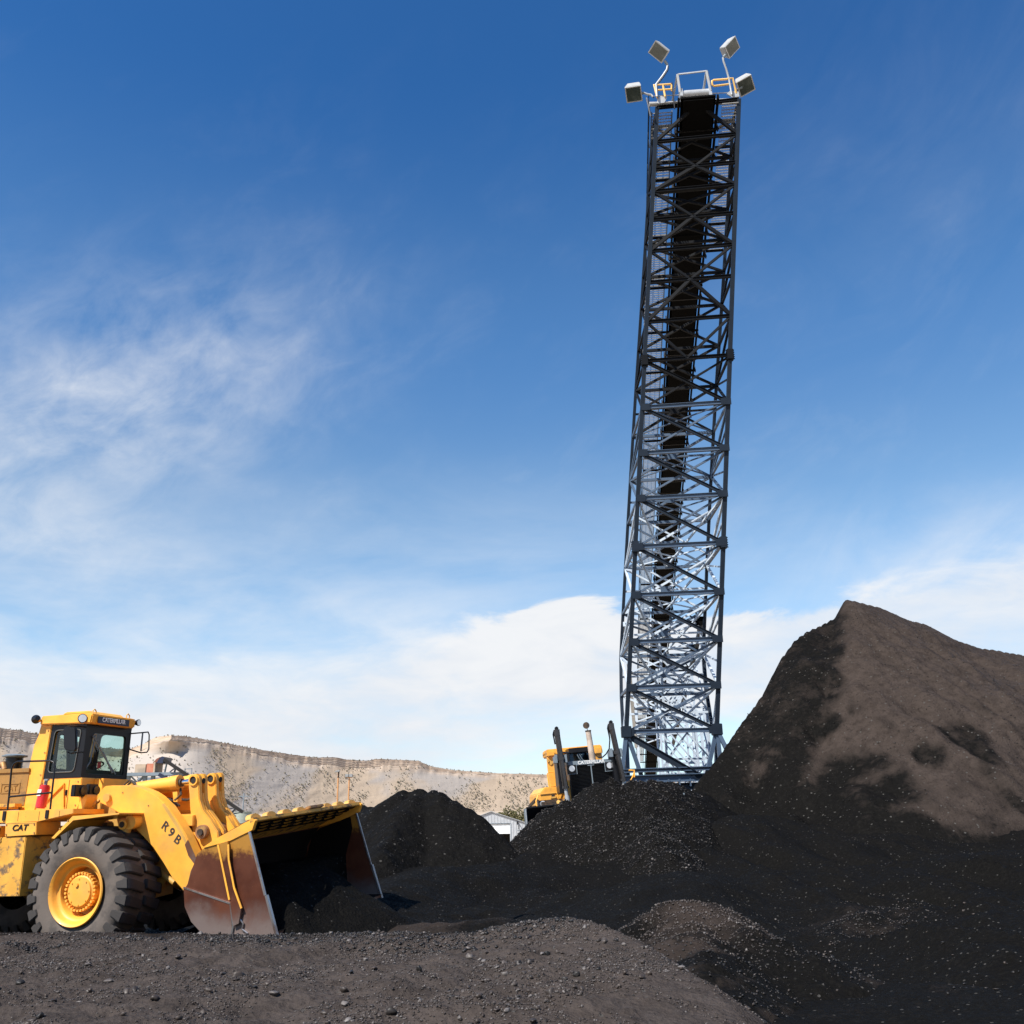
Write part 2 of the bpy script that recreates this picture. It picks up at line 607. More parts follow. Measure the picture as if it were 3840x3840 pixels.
def coal_mat(name, dark=(0.0052, 0.0048, 0.0042), brown=(0.050, 0.0385, 0.032), fine=14.0, bump=0.85, dist=0.07):
    m = bpy.data.materials.new(name)
    m.use_nodes = True
    t = m.node_tree
    b = t.nodes['Principled BSDF']
    at_ = t.nodes.new('ShaderNodeAttribute'); at_.attribute_name = 'dust'
    tc = t.nodes.new('ShaderNodeTexCoord')
    vec = tc.outputs['Object']
    d = V(t, at_.outputs['Fac'])
    n1 = noise(t, vec, 0.9, 10, 0.62, 0.3)
    n2 = noise(t, vec, fine, 8, 0.7)
    n3 = noise(t, vec, 3.1, 8, 0.65)
    f = (d + (n1 - 0.5) * 0.9 + (n3 - 0.5) * 0.6 + (n2 - 0.5) * 0.35).step(0.26, 0.78)
    br = mixc(t, n3.step(0.35, 0.7), brown, tuple(x * 0.62 for x in brown))
    br = mixc(t, n2.step(0.52, 0.72), br, tuple(x * 0.35 for x in brown))
    dk = mixc(t, n2.step(0.45, 0.75), dark, tuple(x * 1.9 for x in dark))
    vo = t.nodes.new('ShaderNodeTexVoronoi'); vo.inputs['Scale'].default_value = fine * 1.6
    t.links.new(vec, vo.inputs['Vector'])
    sep = t.nodes.new('ShaderNodeSeparateColor'); t.links.new(vo.outputs['Color'], sep.inputs[0])
    spk = V(t, sep.outputs[0]).step(0.955, 0.965) * V(t, vo.outputs['Distance']).step(0.42, 0.3)
    c = mixc(t, f, dk, br)
    c = mixc(t, spk * 0.8, c, (0.07, 0.066, 0.06))
    t.links.new(c, b.inputs['Base Color'])
    rg = t.nodes.new('ShaderNodeMapRange')
    t.links.new((n2 * 0.5 + V(t, sep.outputs[1]) * 0.5).s, rg.inputs[0])
    rg.inputs[3].default_value = 0.45; rg.inputs[4].default_value = 0.95
    t.links.new(rg.outputs[0], b.inputs['Roughness'])
    b.inputs['Specular IOR Level'].default_value = 0.04
    bn = t.nodes.new('ShaderNodeBump')
    bn.inputs['Strength'].default_value = bump
    bn.inputs['Distance'].default_value = dist
    t.links.new((n2 * 0.6 + n3 * 0.6 + V(t, vo.outputs['Distance']) * 0.25).s, bn.inputs['Height'])
    t.links.new(bn.outputs[0], b.inputs['Normal'])
    return m


M['coal'] = coal_mat('coal_and_dust')
M['mound'] = coal_mat('dusty_mound', brown=(0.071, 0.0575, 0.050))
M['coal_far'] = coal_mat('coal_and_dust_coarse', fine=7.0, dist=0.09)


def lump_mat():
    m = bpy.data.materials.new('coal_lump')
    m.use_nodes = True
    t = m.node_tree
    b = t.nodes['Principled BSDF']
    a = t.nodes.new('ShaderNodeAttribute'); a.attribute_name = 'tone'
    tone = V(t, a.outputs['Fac'])
    n = noise(t, t.nodes.new('ShaderNodeTexCoord').outputs['Object'], 30, 5, 0.6)
    c = mixc(t, tone.step(0.0, 0.55), (0.007, 0.0068, 0.0064), (0.050, 0.038, 0.031))
    c = mixc(t, tone.step(0.6, 0.95), c, (0.14, 0.125, 0.115))
    c = mixc(t, n.step(0.4, 0.75) * 0.5, c, (0.04, 0.034, 0.03))
    t.links.new(c, b.inputs['Base Color'])
    b.inputs['Roughness'].default_value = 0.5
    b.inputs['Specular IOR Level'].default_value = 0.35
    return m


M['lump'] = lump_mat()
_ico = []


def ico(sub):
    import bmesh
    if sub == 0:
        return (np.array([(1, 0, 0), (-1, 0, 0), (0, 1, 0), (0, -1, 0), (0, 0, 1), (0, 0, -1)], float),
                np.array([(0, 2, 4), (2, 1, 4), (1, 3, 4), (3, 0, 4), (2, 0, 5), (1, 2, 5), (3, 1, 5), (0, 3, 5)]))
    bm = bmesh.new()
    bmesh.ops.create_icosphere(bm, subdivisions=sub, radius=1)
    v = np.array([x.co[:] for x in bm.verts]); f = np.array([[q.index for q in x.verts] for x in bm.faces])
    bm.free()
    return v, f


def scatter(name, pos, size, tone, parent=None, sub=1, seed=3, label=None, m='lump', flat=0.75):
    """many small angular lumps as one joined mesh"""
    rng = np.random.default_rng(seed)
    v, f = ico(sub)
    n = len(pos)
    kinds = []
    for k in range(12):
        w = v * (1 + rng.uniform(-0.34, 0.34, (len(v), 1))) * rng.uniform(0.65, 1.2, (1, 3))
        nrm = rng.normal(size=(5, 3)); nrm /= np.linalg.norm(nrm, axis=1)[:, None]
        for q in nrm:                                   # chip flat faces off it
            d = w @ q
            w = w - np.outer(np.maximum(d - 0.50, 0), q)
        kinds.append(w)
    kinds = np.array(kinds)
    ki = rng.integers(0, 12, n)
    ang = rng.uniform(0, 2 * np.pi, n)
    sc = size[:, None] * rng.uniform(0.7, 1.25, (n, 3)); sc[:, 2] *= flat
    w = kinds[ki] * sc[:, None, :]
    c, s = np.cos(ang)[:, None], np.sin(ang)[:, None]
    x = w[:, :, 0] * c - w[:, :, 1] * s; y = w[:, :, 0] * s + w[:, :, 1] * c
    w = np.stack([x, y, w[:, :, 2]], -1) + pos[:, None, :]
    co = w.reshape(-1, 3)
    nf = len(f)
    F = (f[None] + (np.arange(n) * len(v))[:, None, None]).reshape(-1, 3)
    me = bpy.data.meshes.new(name)
    me.vertices.add(len(co)); me.vertices.foreach_set('co', co.ravel().astype(np.float32))
    me.loops.add(len(F) * 3); me.loops.foreach_set('vertex_index', F.ravel().astype(np.int32))
    me.polygons.add(len(F)); me.polygons.foreach_set('loop_start', np.arange(0, len(F) * 3, 3, dtype=np.int32))
    me.update(calc_edges=True)
    a = me.attributes.new('tone', 'FLOAT', 'POINT')
    a.data.foreach_set('value', np.repeat(tone, len(v)).astype(np.float32))
    me.materials.append(M[m])
    o = bpy.data.objects.new(name, me)
    COL.objects.link(o)
    if parent: o.parent = parent
    o['kind'] = 'stuff'
    if label: o['label'] = label
    return o


# ------------------------------------------------------------------ coal yard terrain
rough = lambda x, y, a=0.10, s=1.6, seed=2: a * fbm(x, y, s, 5, seed)

yard_pts = [at(*p) for p in [
    (1200, 3480, 15.8), (1400, 3300, 19.5), (1600, 3220, 22), (1100, 3300, 19.0), (1800, 3440, 17.5), (1750, 3300, 20.5), (2000, 3340, 20), (2200, 3300, 21.5),
    (2500, 3300, 18.5), (2250, 3420, 16.5), (2900, 3330, 17), (3300, 3330, 18), (3300, 3150, 24), (3000, 3100, 26), (2700, 3080, 27), (3700, 3400, 13.6), (3700, 3250, 18.5), (4300, 3300, 16),
    (3840, 3840, 8.0), (3300, 3840, 8.6), (3840, 3600, 10.4), (3300, 3600, 11.6), (3300, 3450, 14.5), (2950, 3840, 9.0), (4400, 3700, 10), (2900, 3600, 12.0)]]
yard_pts += [(-3, 10, 0.25), (-3, 14, 0.15), (-8, 12, 0.2), (-8, 16, 0.08), (-7, 19, 0.08), (-4, 16, 0.2), (-5.5, 22, 0.1), (-14, 18, 0.0), (-14, 26, 0), (-10, 30, 0.2),
             (-14, 8, 0.2), (-14, 2, 0.2), (0, 0, 0.2), (5, 2, -0.1), (12, 3, -0.2), (24, 6, 0), (24, 16, .8), (24, 30, 1.2), (24, 50, 0.8), (10, 50, 0.6), (-14, 50, -0.3), (0, 45, 0.3), (0, 8, 0.2), (1, 12, 0.1)]
_yard = tps(yard_pts, 0.5)


def yard(x, y):
    far = sstep(y, 9, 16) * 0.6 + 0.4
    return _yard(x, y) + far * (rough(x, y, 0.50, 3.4, 2) - 0.85 * np.abs(fbm(x + 0.4 * y, y * 0.4, 2.0, 5, 14)) * sstep(x, 2, 6)) + 0.07 * fbm(x, y, 0.5, 4, 9)


def yard_dust(x, y, z):
    d = 0.12 + 0 * x
    d = d + 0.15 * sstep(fbm(x * 0.8 + 0.3 * y, y * 0.5, 2.2, 4, 15), 0.16, 0.46)
    spots = [(*at(2900, 3390, 16)[:2], 1.4, 0.18), (*at(3320, 3400, 15)[:2], 0.8, 0.15), (*at(1560, 3490, 15.5)[:2], 1.5, 0.5)]
    for a, b, r, k in spots:
        d = d + k * np.exp(-((x - a) ** 2 + (y - b) ** 2) / r ** 2)
    return d


g = grid_mesh('coal_yard_ground', -16, 27, 0.5, 52, 0.10, yard, M['coal'], yard_dust)
tag(g, 'dark coal covered ground between the heaps', kind='structure')

# the brown dusty mound we look over; its hump stands right of the middle
crest = [at(*p) for p in [(-900, 3525, 12.8), (-300, 3520, 12.4), (0, 3500, 12.2), (300, 3494, 12), (700, 3500, 11.9), (1035, 3508, 11.6), (1400, 3500, 11.2), (1700, 3494, 10.9), (1784, 3492, 10.8),
                              (1930, 3455, 10.5), (2050, 3436, 10.2), (2125, 3433, 10), (2219, 3448, 9.6), (2378, 3514, 9), (2516, 3600, 8), (2653, 3678, 7.4), (2798, 3830, 6.6), (2950, 4050, 5.6)]]
_front = [at(*p) for p in [(-400, 3840, 6.6), (400, 3840, 6.2), (1000, 3840, 6.2), (1600, 3840, 6.0), (2200, 3840, 6.0), (0, 3640, 9.3), (600, 3650, 8.9), (1200, 3640, 8.8), (1700, 3600, 8.8),
                                (2100, 3560, 8.5), (2400, 3640, 7.5), (1300, 3560, 10.3), (300, 3560, 10.8)]] + [(-9, 2, .7), (-4, 2, .62), (0, 2, .55), (3, 2.5, .4), (0, -1, .5)]
_mound = tps(crest + _front, 0.02)
CR = dense(crest, 0.12)


def beyond(x, y):
    """signed distance past the crest line (positive on the far side)"""
    best = np.full(x.shape, 1e9); sg = np.zeros(x.shape)
    T = CR[1:, :2] - CR[:-1, :2]
    for p, t in zip(CR[:-1], T):
        d = np.hypot(x - p[0], y - p[1])
        s = t[0] * (y - p[1]) - t[1] * (x - p[0])
        m = d < best
        best = np.where(m, d, best); sg = np.where(m, s, sg)
    return np.where(sg > 0, best, -best)


_bc = {}


def mound(x, y):
    b = beyond(x, y)
    h = _mound(x, y)
    hb = h - np.maximum(b, 0) * 0.62
    r = 0.20 * fbm(x, y, 1.5, 4, 5) + 0.075 * fbm(x, y, 0.35, 3, 6) + 0.03 * fbm(x, y, 0.09, 3, 8)
    damp = 1 - 0.75 * np.exp(-(b / 0.5) ** 2)
    return hb + r * damp - 0.0


def mound_dust(x, y, z):
    b = beyond(x, y)
    d = 0.90 - 0.15 * sstep(fbm(x, y, 0.7, 5, 55), 0.12, 0.42) - 0.5 * sstep(b, -0.9, 0.1) * sstep(x, 0.5, -1.5) * sstep(y, 10, 11.2)
    # darker runs where fresh coal shows, right of the middle
    for px, py, D, r in ((2280, 3720, 6.9, .35), (2450, 3760, 6.6, .3), (1660, 3640, 8.4, .5), (1980, 3590, 8.8, .4)):
        q = at(px, py, D)
        d = d - 0.12 * np.exp(-((x - q[0]) ** 2 + (y - q[1]) ** 2) / r ** 2)
    return d


mo = grid_mesh('coal_mound', -9.5, 4.2, 2.6, 15.5, 0.035, mound, M['mound'], mound_dust, keep=lambda X, Y, Z: (beyond(X, Y) < 1.6))
tag(mo, 'low brown dusty coal mound strewn with small lumps across the foreground', 'coal mound')

# heap behind the loader bucket
h1 = cones([([at(*p) for p in [(1470, 2995, 28.5), (1510, 2963, 28), (1576, 2959, 28), (1659, 2983, 27.5), (1710, 3012, 27.2)]], 0.66),
            ([at(*p) for p in [(1710, 3012, 27.2), (1792, 3066, 26.6), (1858, 3132, 26.0), (1925, 3205, 25.4), (1990, 3260, 24.8)]], 0.60),
            ([at(*p) for p in [(1470, 2995, 28.5), (1400, 3016, 29), (1328, 3012, 29.4), (1220, 3010, 29.6), (1146, 3028, 29.8), (1013, 3057, 30), (897, 3082, 30.4), (700, 3110, 31), (300, 3150, 32)]], 0.52),
            ([at(1560, 2985, 27.4), at(1480, 3090, 25.6), at(1430, 3200, 23.4)], 0.62), ([at(1200, 3020, 29), at(1180, 3120, 26.5), at(1150, 3230, 23)], 0.5)], steep=0.55, sdir=(1, -0.1))
h1f = lambda x, y: h1(x, y) + (0.22 * fbm(x, y, 2.2, 4, 21) + 0.12 * fbm(x, y, 0.45, 4, 22) - 0.16 * np.abs(fbm(x + .3 * y, y * .3, 1.1, 4, 23))) * 0.9
o = grid_mesh('coal_heap', -16, 4.5, 20, 36, 0.085, h1f, M['coal_far'], lambda x, y, z: 0.10 + 0.12 * sstep(z, 2, 3.2), keep=lambda X, Y, Z: Z > yard(X, Y) - 0.25)
tag(o, 'black peaked coal heap standing behind the loader bucket, left of the grey shed', 'coal heap')
# heap in front of the bulldozer
h2 = cones([([at(*p) for p in [(2200, 2966, 27.6), (2242, 2944, 27.5), (2288, 2930, 27.4), (2366, 2926, 27.6), (2440, 2926, 28), (2499, 2934, 28.6), (2560, 2958, 29.6), (2640, 2985, 31)]], 0.66),
            ([at(*p) for p in [(2200, 2966, 27.6), (2124, 3000, 27.2), (2049, 3042, 27), (2000, 3085, 26.8), (1966, 3140, 26.4), (1925, 3185, 26.0), (1880, 3230, 25.5)]], 0.62),
            ([at(2400, 2945, 27.3), at(2420, 3080, 25), at(2500, 3200, 22.5)], 0.58)], steep=0.5, sdir=(-1, -0.1))
h2f = lambda x, y: h2(x, y) + 0.24 * fbm(x, y, 2.0, 4, 31) + 0.14 * fbm(x, y, 0.4, 4, 32)
o = grid_mesh('coal_heap', -3, 13, 18.5, 37, 0.075, h2f, M['coal_far'], lambda x, y, z: 0.06 + 0 * x, keep=lambda X, Y, Z: (Z > yard(X, Y) - 0.25))
tag(o, 'black coal heap of glinting lumps pushed up in front of the bulldozer', 'coal heap')
# big stockpile
pk = at(3176, 2249, 42)
big_r = [([pk, at(3200, 2253, 42)], 0.80),
         ([pk] + [at(*p) for p in [(3135, 2312, 41.6), (3089, 2334, 41.2), (3027, 2368, 40.4), (2985, 2403, 39.8), (2944, 2460, 39), (2909, 2523, 38.3), (2881, 2582, 37.6), (2833, 2648, 36.8), (2791, 2696, 36.2),
                                     (2729, 2780, 35.2), (2652, 2877, 34), (2600, 2962, 32.8)]], 0.80),
         ([pk] + [at(*p) for p in [(3195, 2330, 41), (3180, 2480, 39.4), (3125, 2650, 37.4), (3075, 2790, 35.4), (3030, 2900, 33.4), (3000, 2990, 31.4), (2970, 3060, 29.4)]], 0.74),
         ([at(3200, 2253, 42)] + [at(*p) for p in [(3284, 2275, 42.6), (3402, 2327, 43.4), (3457, 2341, 43.7), (3526, 2382, 44), (3665, 2427, 44.6), (3769, 2445, 45), (3840, 2459, 45.3), (4000, 2475, 46), (4500, 2560, 48)]], 0.78),
         ([at(*p) for p in [(3402, 2345, 43), (3420, 2600, 39.4), (3430, 2820, 35.6), (3450, 2980, 31.8), (3480, 3090, 28)]], 0.62),
         ([at(*p) for p in [(3840, 2480, 44.6), (3860, 2700, 40.4), (3880, 2900, 35.6), (3880, 3050, 30.6), (3900, 3150, 26.5)]], 0.62),
         ([at(*p) for p in [(4300, 2560, 46.6), (4300, 2800, 40), (4300, 3050, 31)]], 0.62),
         ([at(*p) for p in [(3640, 2440, 44.2), (3655, 2700, 39.6), (3665, 2900, 35), (3680, 3040, 30.4), (3690, 3140, 27)]], 0.62)]
h3 = cones(big_r, 0.12, 1.15)


_cr = [at(2600, 2962, 32.8), at(2833, 2648, 36.8), at(2985, 2403, 39.8), pk] + big_r[3][0][1:]
_cr = sorted((p[0], p[1]) for p in _cr)
CX = [p[0] for p in _cr]; CY = [p[1] for p in _cr]


def h3f(x, y):
    z = h3(x, y)
    w = sstep(z, 0.5, 3.0)
    dpk = np.hypot(x - pk[0], y - pk[1])
    yc = np.interp(x, CX, CY)
    amp = (0.10 + 0.90 * sstep(dpk, 0.5, 3)) * (0.12 + 0.88 * sstep(yc - y, 0.2, 2.5))
    z = z - 0.5 * np.maximum(y - yc - 0.1, 0)
    gul = -np.abs(fbm(x + 0.3 * y, y * 0.25, 1.4, 4, 44)) * 0.60
    return z + amp * w * (0.60 * fbm(x, y, 3.6, 4, 41) + 0.22 * fbm(x, y, 0.8, 5, 42) + 0.10 * fbm(x * 1.5, y * 0.3, 0.35, 3, 46) + gul + 0.12)


def poly_sd(x, y, P):
    """signed distance to a closed outline, positive inside"""
    best = np.full(x.shape, 1e9); ins = np.zeros(x.shape, bool)
    for (x0, y0), (x1, y1) in zip(P, P[1:] + P[:1]):
        tx, ty = x1 - x0, y1 - y0
        k = np.clip(((x - x0) * tx + (y - y0) * ty) / (tx * tx + ty * ty + 1e-9), 0, 1)
        best = np.minimum(best, np.hypot(x - x0 - k * tx, y - y0 - k * ty))
        c = ((y0 > y) != (y1 > y)) & (x < (x1 - x0) * (y - y0) / (y1 - y0 + 1e-12) + x0)
        ins ^= c
    return np.where(ins, best, -best)


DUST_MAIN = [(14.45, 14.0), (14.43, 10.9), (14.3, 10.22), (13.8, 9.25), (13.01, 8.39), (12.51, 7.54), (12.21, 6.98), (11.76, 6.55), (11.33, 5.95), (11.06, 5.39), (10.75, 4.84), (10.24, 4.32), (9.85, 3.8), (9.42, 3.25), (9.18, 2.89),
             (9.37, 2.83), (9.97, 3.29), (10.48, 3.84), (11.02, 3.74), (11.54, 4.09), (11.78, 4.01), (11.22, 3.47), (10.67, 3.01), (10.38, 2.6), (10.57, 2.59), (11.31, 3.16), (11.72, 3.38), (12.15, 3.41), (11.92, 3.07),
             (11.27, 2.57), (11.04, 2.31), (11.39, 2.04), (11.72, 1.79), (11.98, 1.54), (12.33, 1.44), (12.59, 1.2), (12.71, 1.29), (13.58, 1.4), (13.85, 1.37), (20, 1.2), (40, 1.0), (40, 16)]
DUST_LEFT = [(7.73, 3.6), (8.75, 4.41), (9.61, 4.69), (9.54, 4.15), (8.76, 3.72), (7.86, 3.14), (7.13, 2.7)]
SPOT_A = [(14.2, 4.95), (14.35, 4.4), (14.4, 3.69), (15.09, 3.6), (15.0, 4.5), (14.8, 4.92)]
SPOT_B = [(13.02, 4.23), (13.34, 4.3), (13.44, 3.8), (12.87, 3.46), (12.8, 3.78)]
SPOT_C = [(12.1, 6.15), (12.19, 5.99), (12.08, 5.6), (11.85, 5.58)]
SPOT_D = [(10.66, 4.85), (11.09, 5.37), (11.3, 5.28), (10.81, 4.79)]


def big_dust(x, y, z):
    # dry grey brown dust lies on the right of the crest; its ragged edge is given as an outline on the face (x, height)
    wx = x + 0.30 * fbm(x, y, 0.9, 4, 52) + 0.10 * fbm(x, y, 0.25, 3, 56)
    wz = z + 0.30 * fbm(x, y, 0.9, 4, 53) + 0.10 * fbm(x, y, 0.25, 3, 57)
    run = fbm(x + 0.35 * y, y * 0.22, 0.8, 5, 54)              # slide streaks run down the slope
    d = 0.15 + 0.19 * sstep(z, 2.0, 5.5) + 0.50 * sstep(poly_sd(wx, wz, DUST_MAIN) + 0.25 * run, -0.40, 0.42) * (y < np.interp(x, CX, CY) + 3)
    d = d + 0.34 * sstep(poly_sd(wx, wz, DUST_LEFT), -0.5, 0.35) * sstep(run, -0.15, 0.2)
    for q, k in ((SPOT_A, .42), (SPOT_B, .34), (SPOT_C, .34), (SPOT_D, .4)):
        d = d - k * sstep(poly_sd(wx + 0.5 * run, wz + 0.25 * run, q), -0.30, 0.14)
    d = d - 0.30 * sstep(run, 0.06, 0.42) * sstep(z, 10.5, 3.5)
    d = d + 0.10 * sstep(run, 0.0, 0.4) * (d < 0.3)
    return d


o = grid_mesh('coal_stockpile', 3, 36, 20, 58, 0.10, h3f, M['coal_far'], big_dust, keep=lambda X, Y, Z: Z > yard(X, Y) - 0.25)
tag(o, 'tall coal stockpile, brown with dust right of its crest and black on its left face', 'coal stockpile')
# low heap with a stony crest in the near right middle
h4 = cones([([at(*p) for p in [(2280, 3500, 12.2), (2380, 3465, 12.4), (2450, 3425, 12.6), (2530, 3385, 12.8), (2600, 3380, 12.8)]], 0.60),
            ([at(*p) for p in [(2600, 3380, 12.8), (2700, 3435, 12.2), (2800, 3480, 11.8), (2920, 3520, 11.4), (3050, 3570, 11.0)]], 0.5),
            ([at(*p) for p in [(2560, 3390, 12.7), (2620, 3560, 10.8), (2700, 3760, 9.0)]], 0.5)])
h4f = lambda x, y: h4(x, y) + 0.12 * fbm(x, y, 1.0, 4, 61) + 0.05 * fbm(x, y, 0.2, 4, 62)
c4 = at(2620, 3450, 12.2)
o = grid_mesh('coal_heap', 0, 9, 6, 17.5, 0.045, h4f, M['coal'], lambda x, y, z: 0.12 + 0.60 * np.exp(-(((x - c4[0] - 0.05) / 0.75) ** 2 + ((y - c4[1]) / 0.9) ** 2)) + 0.35 * sstep(fbm(x, y, 0.5, 4, 63), 0.05, 0.4), keep=lambda X, Y, Z: Z > yard(X, Y) - 0.2)
tag(o, 'low black heap with a pale stony crest, right of the brown foreground mound', 'coal heap')


# ---- lumps
rng = np.random.default_rng(11)


def put(hf, n, x0, x1, y0, y1, smin, smax, power, tone, accept=None, sink=0.25, bury=0.3):
    x = rng.uniform(x0, x1, n); y = rng.uniform(y0, y1, n)
    z = hf(x, y)
    k = np.ones(n, bool) if accept is None else accept(x, y, z)
    x, y, z = x[k], y[k], z[k]
    s = smin + (smax - smin) * rng.random(len(x)) ** power
    t = tone(x, y)
    return np.stack([x, y, z + s * sink], -1), s, t


def vis_m(x, y, z):
    return (beyond(x, y) < 0.5) & (np.abs(x) < y * 0.62 + 0.6)


brown_tone = lambda x, y: np.clip(rng.normal(0.50, 0.22, len(x)) + (rng.random(len(x)) < 0.05) * 0.5, 0, 1)
dark_tone = lambda x, y: np.clip(np.abs(rng.normal(0.0, 0.16, len(x))) + (rng.random(len(x)) < 0.055) * rng.uniform(0.4, 0.95, len(x)), 0, 1)
clump = lambda x, y, s=0.8: fbm(x, y, s, 3, 77)
hx, hy = at(2150, 3600, 8.6)[:2]
p, s, t = put(mound, 260000, -8, 3.8, 3.8, 13.2, 0.005, 0.015, 1.8, brown_tone, lambda x, y, z: vis_m(x, y, z) & (clump(x, y) + 0.5 * clump(x, y, 0.25) > rng.uniform(-.35, .30, len(x))))
scatter('coal_gravel', p, s, t, mo, 0, 4)
p, s, t = put(mound, 16000, -8, 3.8, 3.8, 13.2, 0.011, 0.034, 4.0, brown_tone, lambda x, y, z: vis_m(x, y, z) & (clump(x, y) + 0.35 * np.exp(-((x - hx) ** 2 / 1.8 + (y - hy) ** 2 / 2.2)) > rng.uniform(-.12, .36, len(x))))
scatter('coal_pebbles', p, s, t, mo, 2, 5)
p, s, t = put(mound, 110, -5.5, 3.2, 5.2, 10.5, 0.024, 0.050, 1.0, brown_tone, lambda x, y, z: vis_m(x, y, z) & (beyond(x, y) < -0.2), 0.3)
scatter('coal_lumps', p, s, t, mo, 2, 33)
# glinting lumps on the black heaps
p, s, t = put(h2f, 42000, -2, 11, 20, 30, 0.010, 0.036, 2.2, dark_tone, lambda x, y, z: (z > yard(x, y) - .05) & (sstep(x, 6.0, 3.4) > rng.random(len(x)) * 1.0))
scatter('coal_gravel', p, s, t, None, 1, 6, 'loose glinting coal on the heap before the bulldozer')
p, s, t = put(h1f, 9000, -9, 3, 21, 30, 0.006, 0.022, 2.5, dark_tone, lambda x, y, z: z > yard(x, y))
scatter('coal_gravel', p, s, t, None, 1, 7, 'scattered loose coal on the heap behind the bucket')
p, s, t = put(h3f, 20000, 5, 26, 24, 44, 0.010, 0.036, 2.8, dark_tone, lambda x, y, z: (z > yard(x, y)) & (clump(x, y, 1.6) + 0.5 * clump(x, y, 0.4) > rng.uniform(-.35, .5, len(x))))
scatter('coal_gravel', p, s, t, None, 1, 8, 'scattered loose coal on the tall stockpile')
p, s, t = put(yard, 26000, -4, 18, 8, 30, 0.006, 0.028, 3.2, dark_tone, lambda x, y, z: clump(x, y, 2.4) + 0.5 * clump(x, y, 0.5) > rng.uniform(.05, .60, len(x)))
scatter('coal_gravel', p, s, t, None, 1, 9, 'loose coal strewn over the ground between the heaps')
sx0, sy0 = at(3280, 3400, 15)[:2]
p, s, t = put(yard, 30000, sx0 - 3, sx0 + 3.5, sy0 - 3, sy0 + 4, 0.006, 0.026, 2.6, lambda x, y: np.clip(dark_tone(x, y) + 0.5 * (rng.random(len(x)) < .35), 0, 1),
              lambda x, y, z: np.exp(-((x - sx0 - .5 * (y - sy0)) ** 2 / 0.8 + (y - sy0) ** 2 / 5)) * (0.4 + 1.4 * clump(x, y, 0.6)) > rng.random(len(x)))
scatter('coal_gravel', p, s, t, None, 1, 13, 'streak of paler gravel on the black bank at the right')
p, s, t = put(h4f, 34000, 1, 7, 7, 14.5, 0.006, 0.028, 2.4, lambda x, y: np.clip(dark_tone(x, y) + 0.45 * np.exp(-((x - c4[0]) ** 2 + (y - c4[1]) ** 2) / .8), 0, 1),
              lambda x, y, z: (z > yard(x, y) - .03) & (0.15 + np.exp(-((x - c4[0] - .1) ** 2 + (y - c4[1] - .2) ** 2) / 1.3) * 1.2 > rng.random(len(x))))
scatter('coal_gravel', p, s, t, None, 1, 10, 'pale stony gravel on the crest of the low heap')
p, s, t = put(mound, 9000, -8, 1.0, 10.4, 12.6, 0.008, 0.036, 2.2, dark_tone, lambda x, y, z: (beyond(x, y) > -0.9) & (beyond(x, y) < 0.3))
scatter('coal_gravel', p, s, t, mo, 1, 12)


# ------------------------------------------------------------------ far ground, mesa
def plain_mat():
    m = bpy.data.materials.new('desert_ground')
    m.use_nodes = True
    t = m.node_tree
    b = t.nodes['Principled BSDF']
    vec = t.nodes.new('ShaderNodeTexCoord').outputs['Object']
    a = noise(t, vec, 0.02, 8, 0.6); c2 = noise(t, vec, 0.4, 6, 0.6)
    c = mixc(t, a.step(0.4, 0.62), (0.42, 0.32, 0.22), (0.52, 0.42, 0.31))
    c = mixc(t, c2.step(0.55, 0.66) * 0.7, c, (0.17, 0.17, 0.11))
    t.links.new(c, b.inputs['Base Color'])
    b.inputs['Roughness'].default_value = 0.9
    return m


M['plain'] = plain_mat()
o = grid_mesh('ground', -9000, 9000, -3000, 15000, 300, lambda x, y: -2.0 + 0 * x, M['plain'])
tag(o, 'flat tan desert ground reaching the horizon', kind='structure')
# rise of sandy ground at the foot of the mesa
def foot_h(x, y):
    return -2.6 + 9.0 * sstep(y, 230, 430) + 1.6 * fbm(x, y, 60, 4, 71) * sstep(y, 220, 300)
o = grid_mesh('foothill', -330, 420, 215, 640, 6, foot_h, M['plain'])
tag(o, 'sandy rise at the foot of the mesa', kind='structure')

ridge_px = [(-900, 2680), (-300, 2715), (0, 2731), (60, 2738), (140, 2751), (250, 2775), (400, 2806), (480, 2812), (540, 2790), (585, 2764), (640, 2757), (700, 2762), (800, 2778), (900, 2797), (1000, 2815),
            (1100, 2830), (1180, 2841), (1230, 2839), (1265, 2840), (1300, 2848), (1380, 2853), (1410, 2846), (1460, 2847), (1570, 2853), (1610, 2872), (1700, 2888), (1850, 2899), (2060, 2905),
            (2300, 2915), (2500, 2925), (2700, 2935), (3300, 2950), (4500, 2960)]
rx = np.array([p[0] for p in ridge_px], float); ry = np.array([p[1] for p in ridge_px], float)
Dk = ([-900, 0, 300, 480, 560, 640, 900, 1300, 1700, 2060, 4500], [560, 600, 660, 720, 690, 660, 730, 850, 960, 1060, 1400])


